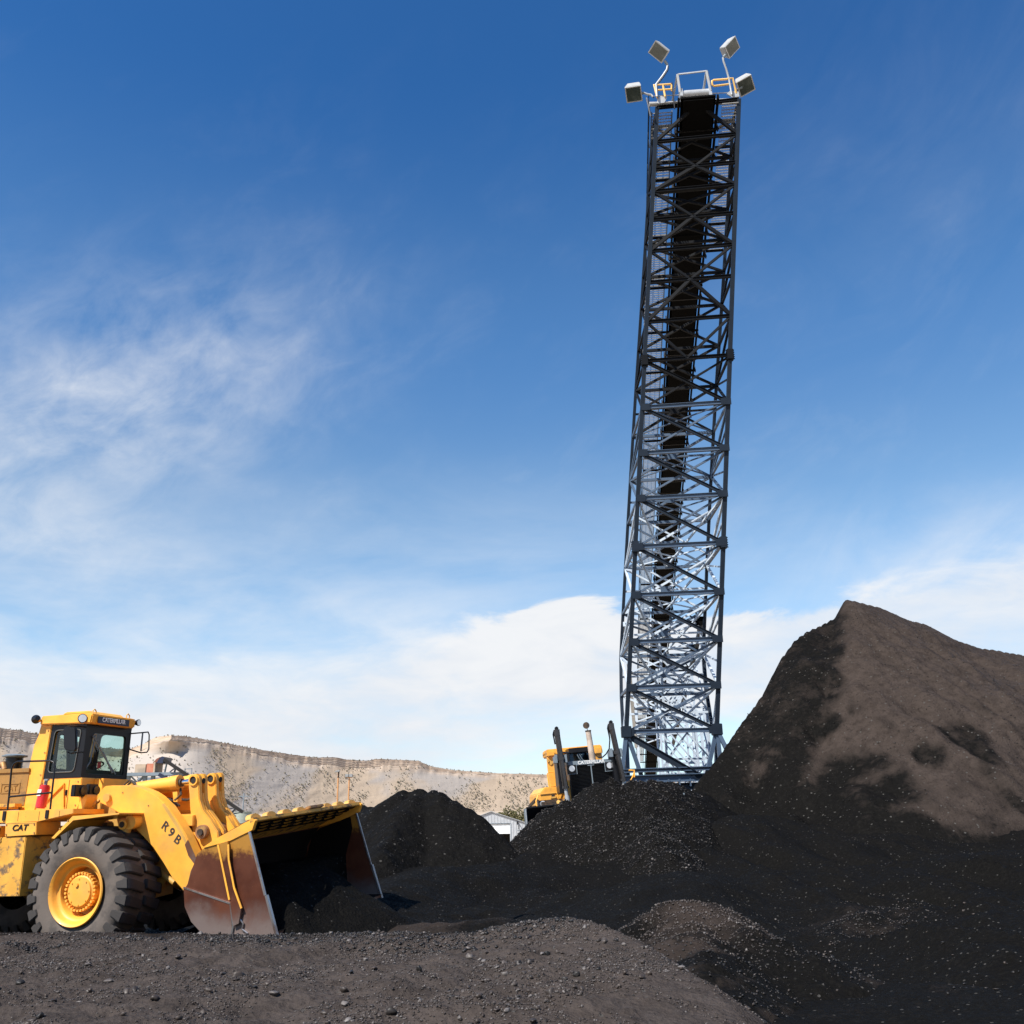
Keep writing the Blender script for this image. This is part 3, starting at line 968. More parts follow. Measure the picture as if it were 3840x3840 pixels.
def build_mesa():
    nu, nv = 1500, 150
    px = np.linspace(-900, 4500, nu)
    py = np.interp(px, rx, ry)
    D = np.interp(px, *Dk)
    top = np.array([at(a, b, d) for a, b, d in zip(px, py, D)])
    az = np.arctan2(top[:, 0], top[:, 1]); rr = np.hypot(top[:, 0], top[:, 1]); zt = top[:, 2]
    # profile parameter: 0..0.12 plateau (far), .12..0.3 cliff, .3..1 talus
    v = np.linspace(0, 1, nv)[:, None]
    U = np.broadcast_to(np.arange(nu) * 0.8, (nv, nu))        # roughly metres along
    cliff_h = (0.085 + 0.04 * np.sin(px * 0.006)) * (zt + 2)
    cliff_h = cliff_h + 1.5 * fbm(px * 0.05, px * 0, 1.0, 4, 81)
    zc = zt - cliff_h
    zs_ = zt - (0.085 + 0.04 * np.sin(px * 0.006)) * (zt + 2)
    zs_ = np.convolve(np.pad(zs_, 40, mode='edge'), np.ones(81) / 81, 'valid')
    rs_ = np.convolve(np.pad(rr, 40, mode='edge'), np.ones(81) / 81, 'valid')
    H = np.zeros((nv, nu)); Rr = np.zeros((nv, nu))
    n0, n1 = 22, 52
    for j in range(nv):
        if j < n0:                                # plateau back edge to rim
            k = 1 - j / n0
            H[j] = zt - 1.0 * k + 6.0 * np.maximum(0, fbm(px * .01, px * 0 + k * 2, 1.0, 3, 82)) * k
            Rr[j] = rr + 120 * k
        elif j < n1:                              # cliff with ledges
            k = (j - n0) / (n1 - n0)
            H[j] = zt - cliff_h * k
            ledge = np.floor(k * 5) / 5 * 5 + 1.2 * sstep(np.array(k * 5 % 1), 0.7, 1.0)
            Rr[j] = rr - 1.0 * ledge - 1.0 * k
        else:
            k = (j - n1) / (nv - 1 - n1)
            kk = k ** 1.0
            bl = min(1.0, k * 12)
            zb_ = zc * (1 - bl) + zs_ * bl
            H[j] = zb_ - (zb_ + 3.2) * (1 - (1 - kk) ** 1.35)
            Rr[j] = (rr * (1 - bl) + rs_ * bl) - 6 - (zs_ + 3.2) * 2.15 * kk
    jj = np.arange(nv)[:, None]
    tal = np.clip((jj - n1) / (nv - 1 - n1), 0, 1)
    clf = ((jj >= n0) & (jj < n1)).astype(float)
    # buttresses and alcoves of the cliff, gullies of the talus
    but = fbm(U + 0 * v, v * 6, 14, 4, 83) * 2.4 + fbm(U + 0 * v, v * 10, 2.4, 3, 84) * 0.7
    sl = U + tal * 60 + 25 * fbm(U, tal * 120, 60, 3, 89)
    gul = (np.abs(fbm(sl, tal * 120, 55, 5, 85)) - 0.15) * 6 + (np.abs(fbm(sl, tal * 120, 13, 4, 86))) * 1.4
    Rr = Rr + but * np.clip(clf + (tal > 0) * (1 - tal * 6), 0, 1) + gul * np.minimum(tal * 3, 1) * (1 - 0.55 * tal)
    H = H + fbm(U, v * 60, 3, 3, 87) * 0.3 * np.minimum(1, clf + tal * 4)
    x = np.sin(az) * Rr; y = np.cos(az) * Rr
    co = np.stack([x, y, H], -1).reshape(-1, 3)
    idx = np.arange(nu * nv).reshape(nv, nu)
    q = np.stack([idx[:-1, :-1], idx[1:, :-1], idx[1:, 1:], idx[:-1, 1:]], -1).reshape(-1, 4)
    me = bpy.data.meshes.new('mesa')
    me.vertices.add(len(co)); me.vertices.foreach_set('co', co.ravel().astype(np.float32))
    me.loops.add(len(q) * 4); me.loops.foreach_set('vertex_index', q.ravel().astype(np.int32))
    me.polygons.add(len(q)); me.polygons.foreach_set('loop_start', np.arange(0, len(q) * 4, 4, dtype=np.int32))
    me.update(calc_edges=True)
    a = me.attributes.new('cliff', 'FLOAT', 'POINT')
    cl = np.clip(clf + 0 * U, 0, 1)
    cl = cl * (1 - 0) + np.where(tal > 0, np.clip(1 - tal * 14, 0, 1), 0)
    a.data.foreach_set('value', cl.ravel().astype(np.float32))
    a = me.attributes.new('grey', 'FLOAT', 'POINT')
    gr = sstep(fbm(sl, tal * 70, 45, 5, 88), -0.10, 0.22)
    a.data.foreach_set('value', (gr + 0 * U).ravel().astype(np.float32))
    me.shade_smooth()
    m = bpy.data.materials.new('mesa_rock')
    m.use_nodes = True
    t = m.node_tree
    b = t.nodes['Principled BSDF']
    A = t.nodes.new('ShaderNodeAttribute'); A.attribute_name = 'cliff'
    G = t.nodes.new('ShaderNodeAttribute'); G.attribute_name = 'grey'
    tc = t.nodes.new('ShaderNodeTexCoord')
    mp = t.nodes.new('ShaderNodeMapping'); mp.inputs['Scale'].default_value = (0.03, 0.03, 0.55)
    t.links.new(tc.outputs['Object'], mp.inputs[0])
    st = noise(t, mp.outputs[0], 1.0, 8, 0.65)
    blot = noise(t, tc.outputs['Object'], 0.09, 8, 0.6)
    cc = mixc(t, st.step(0.34, 0.66), (0.42, 0.31, 0.22), (0.52, 0.41, 0.31))
    cc = mixc(t, blot.step(0.55, 0.72) * 0.4, cc, (0.32, 0.23, 0.17))
    ta = mixc(t, V(t, G.outputs['Fac']), (0.43, 0.335, 0.24), (0.375, 0.33, 0.285))
    ta = mixc(t, noise(t, tc.outputs['Object'], 0.5, 6, 0.7).step(0.5, 0.75) * 0.5, ta, (0.34, 0.28, 0.22))
    t.links.new(mixc(t, V(t, A.outputs['Fac']), ta, cc), b.inputs['Base Color'])
    b.inputs['Roughness'].default_value = 0.95
    b.inputs['Specular IOR Level'].default_value = 0.1
    bn = t.nodes.new('ShaderNodeBump'); bn.inputs['Distance'].default_value = 0.5; bn.inputs['Strength'].default_value = 0.5
    t.links.new((st * 0.5 + noise(t, tc.outputs['Object'], 0.35, 6, 0.7)).s, bn.inputs['Height'])
    t.links.new(bn.outputs[0], b.inputs['Normal'])
    me.materials.append(m)
    o = bpy.data.objects.new('mesa', me)
    COL.objects.link(o)
    tag(o, 'long pale mesa with a banded cliff rim above grey talus slopes', kind='structure')
    # shrubs dotted over the talus and along the rim
    C3 = co.reshape(nv, nu, 3)
    r = np.random.default_rng(5)
    n = 26000
    ii = r.integers(0, int(nu * 0.62), n); j2 = (n1 + (r.random(n) ** 0.9) * (nv - 1 - n1)).astype(int)
    dens = sstep(fbm(ii * 0.8 + np.clip((j2 - n1) / (nv - n1), 0, 1) * 26, (j2 * 0.5).astype(float), 16, 4, 91), -0.16, 0.16) * (1 - 0.7 * gr[j2, ii])
    dens = dens + 0.06
    k = r.random(n) < dens
    ii, j2 = ii[k], j2[k]
    P = C3[j2, ii] + r.uniform(-1.2, 1.2, (len(ii), 3)) * [1, 1, 0.2]
    sz = r.uniform(0.35, 0.95, len(ii)) * np.interp(np.hypot(P[:, 0], P[:, 1]), [600, 1000], [0.8, 1.15])
    n2 = 2200
    i3 = r.integers(0, int(nu * 0.62), n2); j3 = r.integers(int(n0 * .55), n0 + 2, n2)
    P2 = C3[j3, i3] + r.uniform(-1.5, 1.5, (n2, 3)) * [1, 1, 0]
    s2 = r.uniform(0.35, 0.85, n2)
    P = np.vstack([P, P2]); sz = np.r_[sz, s2]
    P[:, 2] += sz * 0.45
    mm = mat('juniper_green', (0.19, 0.165, 0.12), 0.9, col2=(0.13, 0.12, 0.085), nscale=0.2)
    M['juniper'] = mm
    scatter('shrubs', P, sz, np.zeros(len(P)), None, 1, 15, 'small dark juniper shrubs dotted over the mesa slopes', 'juniper', 0.95)


build_mesa()
# dark green trees by the shed
M['tree'] = mat('tree_leaves', (0.085, 0.085, 0.035), 0.9, col2=(0.15, 0.125, 0.05), nscale=1.2)
M['bark'] = mat('tree_bark', (0.12, 0.09, 0.06), 0.9)
tl = [('rounded olive tree behind the shed roof, leftmost of the row', 1876, 3058, 3.2), ('small pointed tree second from the left behind the shed', 1892, 3050, 3.4), ('taller dark tree in the middle of the row behind the shed', 1908, 3052, 4.2),
      ('wide low tree second from the right behind the shed', 1930, 3060, 3.6), ('yellowish tree nearest the bulldozer blade behind the shed', 1950, 3058, 4.4), ('low bush like tree at the right end of the row, beside the blade', 1968, 3064, 3.2)]
for i, (lb, px, py, h) in enumerate(tl):
    c = at(px, py, 205)
    t_ = empty('olive_tree', (c[0], c[1], -2.0))
    tag(t_, lb, 'tree', 'trees behind the grey shed')
    hh = c[2] + 2.0 + h * 0.25
    MB().cyl((0, 0, 0), (0.1, 0, hh * 0.6), 0.16, 8, 0.07).tube([(0.05, 0, hh * .4), (0.5, 0.1, hh * .62), (0.8, .1, hh * .8)], 0.05, 5).build('trunk', 'bark', t_)
    r_ = np.random.default_rng(40 + i); n = 420
    d = r_.normal(size=(n, 3)); d /= np.linalg.norm(d, axis=1)[:, None]
    rad = r_.random(n) ** 0.45
    lob = 1 + 0.35 * np.sin(d[:, 0] * 4 + i) * np.cos(d[:, 2] * 5 + i)
    P = d * (rad * lob)[:, None] * [h * 0.42, h * 0.42, h * 0.5] + [0, 0, hh * 0.72]
    cr = scatter('crown', P, r_.uniform(0.10, 0.24, n), np.zeros(n), t_, 1, 60 + i, None, 'tree', 1.0)
    del cr['kind']


# ================================================================== wheel loader
LD = empty('wheel_loader', (-6.78, 18.49, 0.10), R(-18))
tag(LD, 'yellow wheel loader with its rust brown bucket lowered into the coal', 'loader')
ROLL = R(4.5)


def ff(o):
    """front frame parts sit rolled a few degrees, one wheel up on the coal"""
    o.rotation_euler = (ROLL, 0, 0)
    o.location = (0, -1.6 + 1.6 * math.cos(ROLL), 1.6 * math.sin(ROLL))
    return o


LROLL = Matrix.Translation((0, -1.6 + 1.6 * math.cos(ROLL), 1.6 * math.sin(ROLL))) @ Matrix.Rotation(ROLL, 4, 'X')
_wh = {}


def make_wheel(cx, cy, side, front=True):
    """side -1: outer face towards -y. The wheel is built round its own origin."""
    w = bpy.data.objects.new('wheel', None)
    COL.objects.link(w); w.parent = LD
    w.location = (cx, cy, 1.05)
    w.rotation_euler = (0, R(7), 0 if side < 0 else math.pi)
    Rr, wd = 1.05, 0.43
    if 'tyre' not in _wh:
        t = MB().lathe([(0.50, -wd + .05), (0.56, -wd + .015), (0.66, -wd - 0.015), (0.78, -wd - 0.02), (0.88, -wd + 0.0), (0.945, -wd + .05), (0.962, -wd + .13), (0.965, 0), (0.962, wd - .13), (0.945, wd - .05), (0.88, wd),
                        (0.78, wd + .02), (0.66, wd + .015), (0.56, wd - .015), (0.50, wd - .05)], (0, 0, 0), 72).build('tyre', 'rubber', None, 50)
        _wh['tyre'] = t.data; bpy.data.objects.remove(t)
        # lug: tapering bar from the shoulder to the centre line, raked
        n = 6; vs = []; fs = []
        L0, L1 = -wd - 0.012, -0.03
        for i in range(n + 1):
            k = i / n; y = L0 + (L1 - L0) * k
            a0 = 0.10 * k ** 1.2                        # rake
            half = 0.082 - 0.012 * k
            rt = Rr - 0.02 - 0.035 * max(0, 1 - k * 4) ** 2
            rb = 0.90 if k < 0.1 else 0.95
            for (rr, hw) in ((rb, half * 1.12), (rt, half)):
                for sg in (-1, 1):
                    a = a0 + sg * hw
                    vs.append((rr * math.sin(a), y, rr * math.cos(a)))
        for i in range(n):
            b = i * 4
            fs += [(b, b + 4, b + 6, b + 2), (b + 1, b + 3, b + 7, b + 5), (b + 2, b + 6, b + 7, b + 3), (b, b + 1, b + 5, b + 4)]
        fs += [(0, 2, 3, 1), (n * 4, n * 4 + 1, n * 4 + 3, n * 4 + 2)]
        # shoulder tongue down the side wall
        k = len(vs)
        for rr, y in ((1.0, -wd - .012), (0.80, -wd - .040)):
            for sg in (-1, 1):
                hw = 0.082 if rr > .9 else 0.062
                vs.append((rr * math.sin(sg * hw), y, rr * math.cos(sg * hw)))
        for rr, y in ((1.0, -wd + .06), (0.80, -wd + .03)):
            for sg in (-1, 1):
                hw = 0.082 if rr > .9 else 0.062
                vs.append((rr * math.sin(sg * hw), y, rr * math.cos(sg * hw)))
        fs += [(k, k + 1, k + 3, k + 2), (k + 2, k + 3, k + 7, k + 6), (k, k + 2, k + 6, k + 4), (k + 1, k + 5, k + 7, k + 3)]
        lg = MB().add(vs, fs).build('lug', 'rubber_dark', None, bevel=0.012)
        _wh['lug'] = lg.data; bpy.data.objects.remove(lg)
        rm = MB().lathe([(0.505, -wd + .02), (0.535, -wd - .01), (0.545, -wd - .035), (0.53, -wd - .05), (0.50, -wd - .03), (0.475, -wd + .0), (0.46, -wd + .05), (0.43, -wd + .075), (0.40, -wd + .08),
                         (0.385, -wd + .11), (0.378, -wd + .33)], (0, 0, 0), 64).build('rim', 'yellow', None, 35)
        _wh['rim'] = rm.data; bpy.data.objects.remove(rm)
        rd = MB().lathe([(0.376, -wd + .33), (0.20, -wd + .34), (0.05, -wd + .34)], (0, 0, 0), 48).build('rim_disc', 'yellow_dull', None, 40)
        _wh['rim_disc'] = rd.data; bpy.data.objects.remove(rd)
        hb = MB().lathe([(0.26, -wd + .32), (0.27, -wd + .12), (0.255, -wd + .085), (0.235, -wd + .075), (0.225, -wd + .05), (0.0, -wd + .045)], (0, 0, 0), 48)
        hb.cyl((-0.06, -wd + .046, 0.10), (-0.06, -wd + .02, 0.10), 0.032, 12)
        for i in range(8):
            a = i * math.pi / 4 + .2
            hb.cyl((0.20 * math.cos(a), -wd + .047, .20 * math.sin(a)), (0.20 * math.cos(a), -wd + .035, .20 * math.sin(a)), 0.011, 6)
        h = hb.build('hub', 'yellow', None, 35)
        _wh['hub'] = h.data; bpy.data.objects.remove(h)
        bt = MB().cyl((0, -wd + .14, 0), (0, -wd + .065, 0), 0.021, 8).build('bolt', 'yellow', None, 30)
        _wh['bolt'] = bt.data; bpy.data.objects.remove(bt)

    def sub(name, key, rot=None, loc=None):
        o = bpy.data.objects.new(name, _wh[key]); COL.objects.link(o); o.parent = w
        if rot: o.rotation_euler = rot
        if loc: o.location = loc
        return o
    sub('tyre', 'tyre'); sub('rim', 'rim'); sub('rim_disc', 'rim_disc'); sub('hub', 'hub')
    nl = 24
    for i in range(nl):
        sub('lug', 'lug', (0, 2 * math.pi * i / nl, 0))
        sub('lug', 'lug', (0, 2 * math.pi * (i + 0.5) / nl, math.pi))
    for i in range(30):
        a = 2 * math.pi * i / 30
        sub('bolt', 'bolt', None, (0.292 * math.cos(a), 0, 0.292 * math.sin(a)))
    return w


def roll_wheel(w):
    # carry the wheel with the rolled front frame
    y, z = w.location.y + 1.6, w.location.z
    w.location.y = -1.6 + y * math.cos(ROLL) - z * math.sin(ROLL)
    w.location.z = y * math.sin(ROLL) + z * math.cos(ROLL)
    w.rotation_euler = (Matrix.Rotation(ROLL, 3, 'X') @ w.rotation_euler.to_matrix()).to_euler()


w1 = make_wheel(0, -1.20, -1)
w2 = make_wheel(0, 1.14, 1); roll_wheel(w2)
make_wheel(-3.6, -1.2, -1)
make_wheel(-3.6, 1.14, 1)
# axle and front frame
ff(MB().cyl((0, -0.8, 1.08), (0, 0.8, 1.08), 0.22, 16).box(-0.45, 0.45, -0.36, 0.36, 0.75, 1.5).build('front_axle', 'yellow_dull', LD, 40))
ff(MB().prism([(-0.75, 1.0), (0.75, 0.9), (1.05, 1.3), (0.65, 1.95), (0.2, 2.45), (-0.15, 2.62), (-0.45, 2.5), (-0.7, 1.9)], -0.46, -0.38).prism(
    [(-0.75, 1.0), (0.75, 0.9), (1.05, 1.3), (0.65, 1.95), (0.2, 2.45), (-0.15, 2.62), (-0.45, 2.5), (-0.7, 1.9)], 0.14, 0.22).box(-0.7, .6, -.38, .14, 1.5, 1.62).build('front_frame', 'yellow_dull', LD, bevel=0.01))
# rear frame, platform, boxes
MB().box(-4.6, -1.0, -0.5, 0.5, 1.0, 1.55).box(-2.4, -1.0, -0.7, 0.7, 1.5, 2.1).build('rear_frame', 'yellow_dull', LD, bevel=0.015)
MB().cyl((-0.9, 0, 0.75), (-0.9, 0, 1.9), 0.17, 14).box(-1.1, -0.5, -.3, .3, 1.15, 1.25).box(-1.1, -0.5, -.3, .3, 1.55, 1.65).build('articulation_joint', 'grime', LD, 40)
MB().prism([(-4.2, 2.36), (-0.34, 2.37), (-0.33, 2.29), (-1.05, 2.17), (-4.2, 2.13)], -1.55, -0.78).build('platform', 'yellow', LD, bevel=0.008)
MB().prism([(-1.74, 2.17), (-1.06, 2.165), (-1.04, 1.955), (-1.71, 1.93)], -1.575, -1.0).build('side_box', 'yellow', LD, bevel=0.008)
text_mesh('CAT', 'lettering', 'black', 0.135, LD, (-1.40, -1.583, 2.075), (1, 0, 0.02), (0, 0, 1), 0.003, 0.18, 1.25, 0.003)
MB().hexa([(-1.84, -1.55, 0.96), (-1.26, -1.55, 0.97), (-1.12, -1.05, .97), (-1.84, -1.05, .96), (-1.84, -1.55, 1.925), (-1.27, -1.55, 1.93), (-1.10, -1.05, 1.93), (-1.84, -1.05, 1.925)]).build('tool_box', 'yellow_worn', LD, bevel=0.01)
b_ = MB().hexa([(-2.7, -1.56, 0.93), (-1.86, -1.56, 0.95), (-1.86, -1.05, .95), (-2.7, -1.05, .93), (-2.7, -1.56, 2.11), (-1.86, -1.56, 2.115), (-1.86, -1.05, 2.11), (-2.7, -1.05, 2.11)]).build('fuel_tank', 'yellow', LD, bevel=0.012)
MB().tube([(-1.93, -1.58, 1.68), (-1.89, -1.60, 1.8), (-1.83, -1.60, 1.92), (-1.81, -1.60, 2.06), (-1.88, -1.60, 2.13), (-1.95, -1.58, 2.14)], 0.014, 6).build('grab_handle', 'black', LD, 60)
MB().bar((-1.915, -1.57, 1.55), (-1.915, -1.57, 1.72), 0.02, 0.05).build('latch', 'black', LD)
# under-cab clutter
MB().box(-1.05, -0.25, -0.78, 0.5, 1.35, 2.14).build('chassis_block', 'grime', LD)
g_ = MB()
for (a, b, r) in (((-1.0, -.9, 1.9), (-.6, -.6, 1.2), .05), ((-1.15, -.8, 1.75), (-.5, -.8, 1.75), .04), ((-.95, -.7, 1.3), (-.5, -.5, 1.9), .06), ((-1.2, -.75, 1.5), (-.6, -.7, 1.45), .05)):
    g_.cyl(a, b, r, 8)
g_.box(-1.0, -.7, -.95, -.6, 1.62, 1.9)
g_.build('hydraulic_hoses', 'grime', LD, 50)
# fender over the front wheel
MB().hexa([(-0.66, -1.62, 1.90), (-0.60, -1.62, 1.89), (-0.60, -0.80, 1.89), (-0.66, -0.80, 1.90), (-0.27, -1.62, 2.25), (-0.25, -1.62, 2.18), (-0.25, -0.80, 2.18), (-0.27, -0.80, 2.25)]).hexa(
    [(-0.25, -1.62, 2.18), (0.66, -1.60, 2.262), (0.66, -0.82, 2.262), (-0.25, -0.80, 2.18), (-0.27, -1.62, 2.25), (0.66, -1.60, 2.285), (0.66, -0.82, 2.285), (-0.27, -0.80, 2.25)]).build('fender', 'yellow', LD)
MB().box(-0.55, -0.42, -0.95, -0.82, 1.75, 2.12).build('fender_bracket', 'yellow_dull', LD)
# hood
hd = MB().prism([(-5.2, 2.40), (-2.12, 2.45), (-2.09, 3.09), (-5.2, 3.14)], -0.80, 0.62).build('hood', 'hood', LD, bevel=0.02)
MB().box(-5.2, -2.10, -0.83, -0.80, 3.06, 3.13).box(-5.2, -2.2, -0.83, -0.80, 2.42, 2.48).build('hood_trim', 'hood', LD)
fr = MB()
for (x0, x1, z0, z1) in ((-2.72, -2.28, 2.855, 2.87), (-2.72, -2.28, 2.69, 2.705), (-2.72, -2.705, 2.69, 2.87), (-2.295, -2.28, 2.69, 2.87)):
    fr.box(x0, x1, -0.812, -0.80, z0, z1)
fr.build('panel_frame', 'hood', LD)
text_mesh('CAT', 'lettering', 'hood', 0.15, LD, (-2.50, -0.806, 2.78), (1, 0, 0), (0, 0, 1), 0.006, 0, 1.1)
MB().box(-3.2, -2.2, -1.5, -.85, 2.40, 2.44).box(-3.2, -2.15, -1.0, -.84, 2.44, 2.50).build('walkway', 'yellow_worn', LD)
MB().cyl((-3.0, -.3, 3.1), (-3.0, -.3, 3.37), 0.155, 20).build('air_intake', 'black', LD, 40)
MB().lathe([(0.0, 0.0), (0.13, 0.0), (0.225, -.02), (0.23, -.045), (0.14, -.07), (0, -.07)], (0, 0, 0), 24).build('intake_cap', 'greysteel', LD, 40).matrix_local = Matrix.Translation((-3.0, -.3, 3.37)) @ Matrix.Rotation(-math.pi / 2, 4, 'X')
MB().tube([(-3.35, -.45, 3.14), (-3.3, -.45, 3.22), (-3.1, -.45, 3.25), (-3.05, -.45, 3.15)], 0.06, 8).build('intake_hose', 'pin', LD, 50)
# cab ------------------------------------------------
Y0, Y1 = -0.75, 0.46
MB().prism([(-2.26, 2.36), (-1.885, 2.36), (-1.80, 2.94), (-1.745, 3.90), (-2.0, 3.92), (-2.03, 3.72), (-2.10, 3.55)], -0.79, -0.60).prism(
    [(-2.26, 2.36), (-1.885, 2.36), (-1.80, 2.94), (-1.745, 3.90), (-2.0, 3.92), (-2.03, 3.72), (-2.10, 3.55)], 0.30, 0.48).build('roll_post', 'yellow', LD, bevel=0.012)
MB().prism([(-2.10, 3.5), (-2.03, 3.52), (-1.96, 3.9), (-2.02, 3.9)], -0.76, -0.64).build('post_vent', 'black', LD)
ys = 0.46
MB().prism([(-1.89, 2.36), (-0.90, 2.37), (-0.93, 2.93), (-1.80, 2.93)], -0.77, ys).box(-0.93, -0.72, -0.45, ys - .1, 2.37, 2.92).build('cab_base', 'yellow', LD, bevel=0.012)
MB().tube([(-1.66, -.79, 2.52), (-1.29, -.79, 2.83), (-1.24, -.79, 2.42)], 0.016, 6).build('grab_rail', 'yellow', LD, 60)
MB().box(-1.20, -1.19, -.782, -.77, 2.40, 2.90).build('door_seam', 'yellow_dull', LD)


M['gasket'] = mat('window_gasket', (0.10, 0.105, 0.10), 0.6)


def panel(outer, hole, c0, c1, ax):
    """flat frame between an outer outline and a hole with the same number of points"""
    n = len(outer)
    f = (lambda u, w, c: (u, c, w)) if ax == 'y' else (lambda u, w, c: (c, u, w))
    vs = [f(*p, c0) for p in outer] + [f(*p, c0) for p in hole] + [f(*p, c1) for p in outer] + [f(*p, c1) for p in hole]
    fs = []
    for i in range(n):
        j = (i + 1) % n
        fs += [(i, j, n + j, n + i), (2 * n + i, 3 * n + i, 3 * n + j, 2 * n + j), (i, 2 * n + i, 2 * n + j, j), (n + i, n + j, 3 * n + j, 3 * n + i)]
    return MB().add(vs, fs)


def rrect(pts, r, k=4):
    """round the corners of a quad, 4*(k+1) points"""
    out = []
    n = len(pts)
    for i in range(n):
        p, a, b = Vector(pts[i]), Vector(pts[i - 1]), Vector(pts[(i + 1) % n])
        u = (a - p).normalized() * r; w = (b - p).normalized() * r
        for j in range(k + 1):
            t = j / k
            out.append(tuple(p + u * (1 - t) ** 2 + w * t ** 2))
    return out


def spread(quad, n):
    """n points per edge-corner so that the outer outline pairs with rrect (corner repeated slightly apart)"""
    out = []
    for i in range(4):
        p, a, b = Vector(quad[i]), Vector(quad[i - 1]), Vector(quad[(i + 1) % 4])
        for j in range(n):
            t = j / (n - 1) - 0.5
            q = p + ((a - p).normalized() * (-t) * 0.12 if t < 0 else (b - p).normalized() * t * 0.12)
            out.append(tuple(q))
    return out


def framed(name, quad, hole, r, c0, c1, ax, m='black', pane='glass', gasket=True, glassname='window_pane'):
    h = rrect(hole, r)
    p = panel(spread(quad, 5), h, c0, c1, ax).build(name, m, LD)
    c = (c0 + c1) / 2
    f = (lambda u, w: (u, c, w)) if ax == 'y' else (lambda u, w: (c, u, w))
    g = MB().add([f(*q) for q in h], [tuple(range(len(h)))]).build(glassname, pane, p)
    if gasket:
        off = c0 - 0.008 if abs(c0) > abs(c1) else c1 - .008
        f2 = (lambda u, w: (u, off, w)) if ax == 'y' else (lambda u, w: (off, u, w))
        hh = [Vector(f2(*q)) for q in h]
        MB().tube(hh + [hh[0], hh[1]], 0.011, 6).build('gasket', 'gasket', p, 60)
    return p


framed('cab_side', [(-1.80, 2.93), (-0.955, 2.93), (-0.955, 3.90), (-1.745, 3.90)], [(-1.71, 3.035), (-1.12, 3.035), (-1.055, 3.80), (-1.655, 3.80)], 0.09, -0.77, -0.735, 'y')
framed('cab_side', [(-1.80, 2.93), (-0.955, 2.93), (-0.955, 3.90), (-1.745, 3.90)], [(-1.71, 3.035), (-1.12, 3.035), (-1.055, 3.80), (-1.655, 3.80)], 0.09, ys - .03, ys, 'y', gasket=False)
framed('cab_front', [(-0.735, 2.93), (ys - .03, 2.93), (ys - .03, 3.90), (-0.735, 3.90)], [(-0.66, 3.00), (0.36, 3.00), (0.33, 3.74), (-0.56, 3.74)], 0.07, -0.992, -0.957, 'x', glassname='windshield')
framed('cab_rear', [(-0.72, 2.93), (ys - .04, 2.93), (ys - .04, 3.90), (-0.72, 3.90)], [(-0.52, 3.12), (0.20, 3.12), (0.20, 3.74), (-0.52, 3.74)], 0.06, -1.80, -1.775, 'x', gasket=False)
MB().box(-1.74, -0.95, -0.775, ys, 3.86, 3.905).build('cab_header', 'black', LD)
# roof
MB().prism([(-1.96, 3.905), (-0.79, 3.885), (-0.76, 4.05), (-0.85, 4.075), (-1.94, 4.065)], -0.87, 0.33).hexa(
    [(-1.94, -.87, 3.905), (-.79, .33, 3.885), (-.95, .42, 3.9), (-1.94, .42, 3.905), (-1.94, -.87, 4.03), (-.76, .33, 4.04), (-.95, .42, 4.04), (-1.94, .42, 4.03)]).build('cab_roof', 'yellow', LD, bevel=0.02)
MB().prism([(-1.55, 4.07), (-0.86, 4.07), (-0.95, 4.125), (-1.48, 4.125)], -0.78, 0.12).build('roof_cap', 'yellow', LD, bevel=0.02)
MB().box(-0.762, -0.748, -0.72, 0.12, 3.90, 4.02).build('sign_panel', 'navy', LD)
text_mesh('CATERPILLAR', 'lettering', 'white', 0.105, LD, (-0.742, -0.31, 3.965), (0, 1, 0.004), (0, 0, 1), 0.003, 0, 0.98, 0.003)
# roof work lights
def work_light(parent, c, d, r=0.075, back='black', name='work_light'):
    c, d = Vector(c), Vector(d).normalized()
    o = MB().cyl(c - d * 0.10, c, r * 0.55, 16, r).cyl(c, c + d * 0.02, r * 1.06, 16).build(name, back, parent, 35)
    MB().cyl(c + d * 0.021, c + d * 0.026, r * 0.9, 16).build('lens', 'lens', o, 35)
    return o


work_light(LD, (-0.93, -0.93, 3.97), (0.75, -0.62, 0.0), 0.078)
work_light(LD, (-2.02, -0.90, 4.01), (-0.8, 0.5, -.1), 0.078)
work_light(LD, (-0.77, 0.40, 4.00), (0.8, 0.0, 0.0), 0.06)
MB().box(-2.0, -1.93, -0.92, -.85, 3.96, 4.0).build('light_bracket', 'yellow', LD)
hk = MB()
for (x, y) in ((-0.86, -0.72), (-0.86, 0.20)):
    hk.tube([(x, y - .04, 4.06), (x, y - .045, 4.12), (x, y, 4.155), (x, y + .045, 4.12), (x, y + .04, 4.06)], 0.011, 6)
hk.build('lifting_eye', 'yellow_dull', LD, 60)
# mirrors
m1 = MB().prism([(-1.0, 3.74), (-0.97, 3.80), (-0.74, 3.77), (-0.715, 3.72), (-0.66, 3.40), (-0.69, 3.35), (-0.90, 3.38), (-0.94, 3.43)], -1.30, -1.24).build('mirror', 'black', LD, bevel=0.015)
m1.location = (0.0, 0, 0)
MB().tube([(-0.93, -1.22, 3.36), (-0.85, -1.2, 3.33), (-0.9, -0.9, 3.37), (-0.97, -0.76, 3.38)], 0.014, 6).tube([(-0.98, -1.22, 3.80), (-0.98, -.95, 3.83), (-0.98, -.76, 3.83)], 0.014, 6).build('mirror_arm', 'black', LD, 60)
MB().tube([(-0.93, 0.43, 3.80), (-0.80, 0.55, 3.82), (-0.80, 0.76, 3.85), (-0.80, 0.80, 3.80), (-0.80, 0.83, 3.52), (-0.80, 0.78, 3.46), (-0.80, 0.6, 3.44), (-0.93, .43, 3.50)], 0.013, 6).build('mirror_arm', 'black', LD, 60)
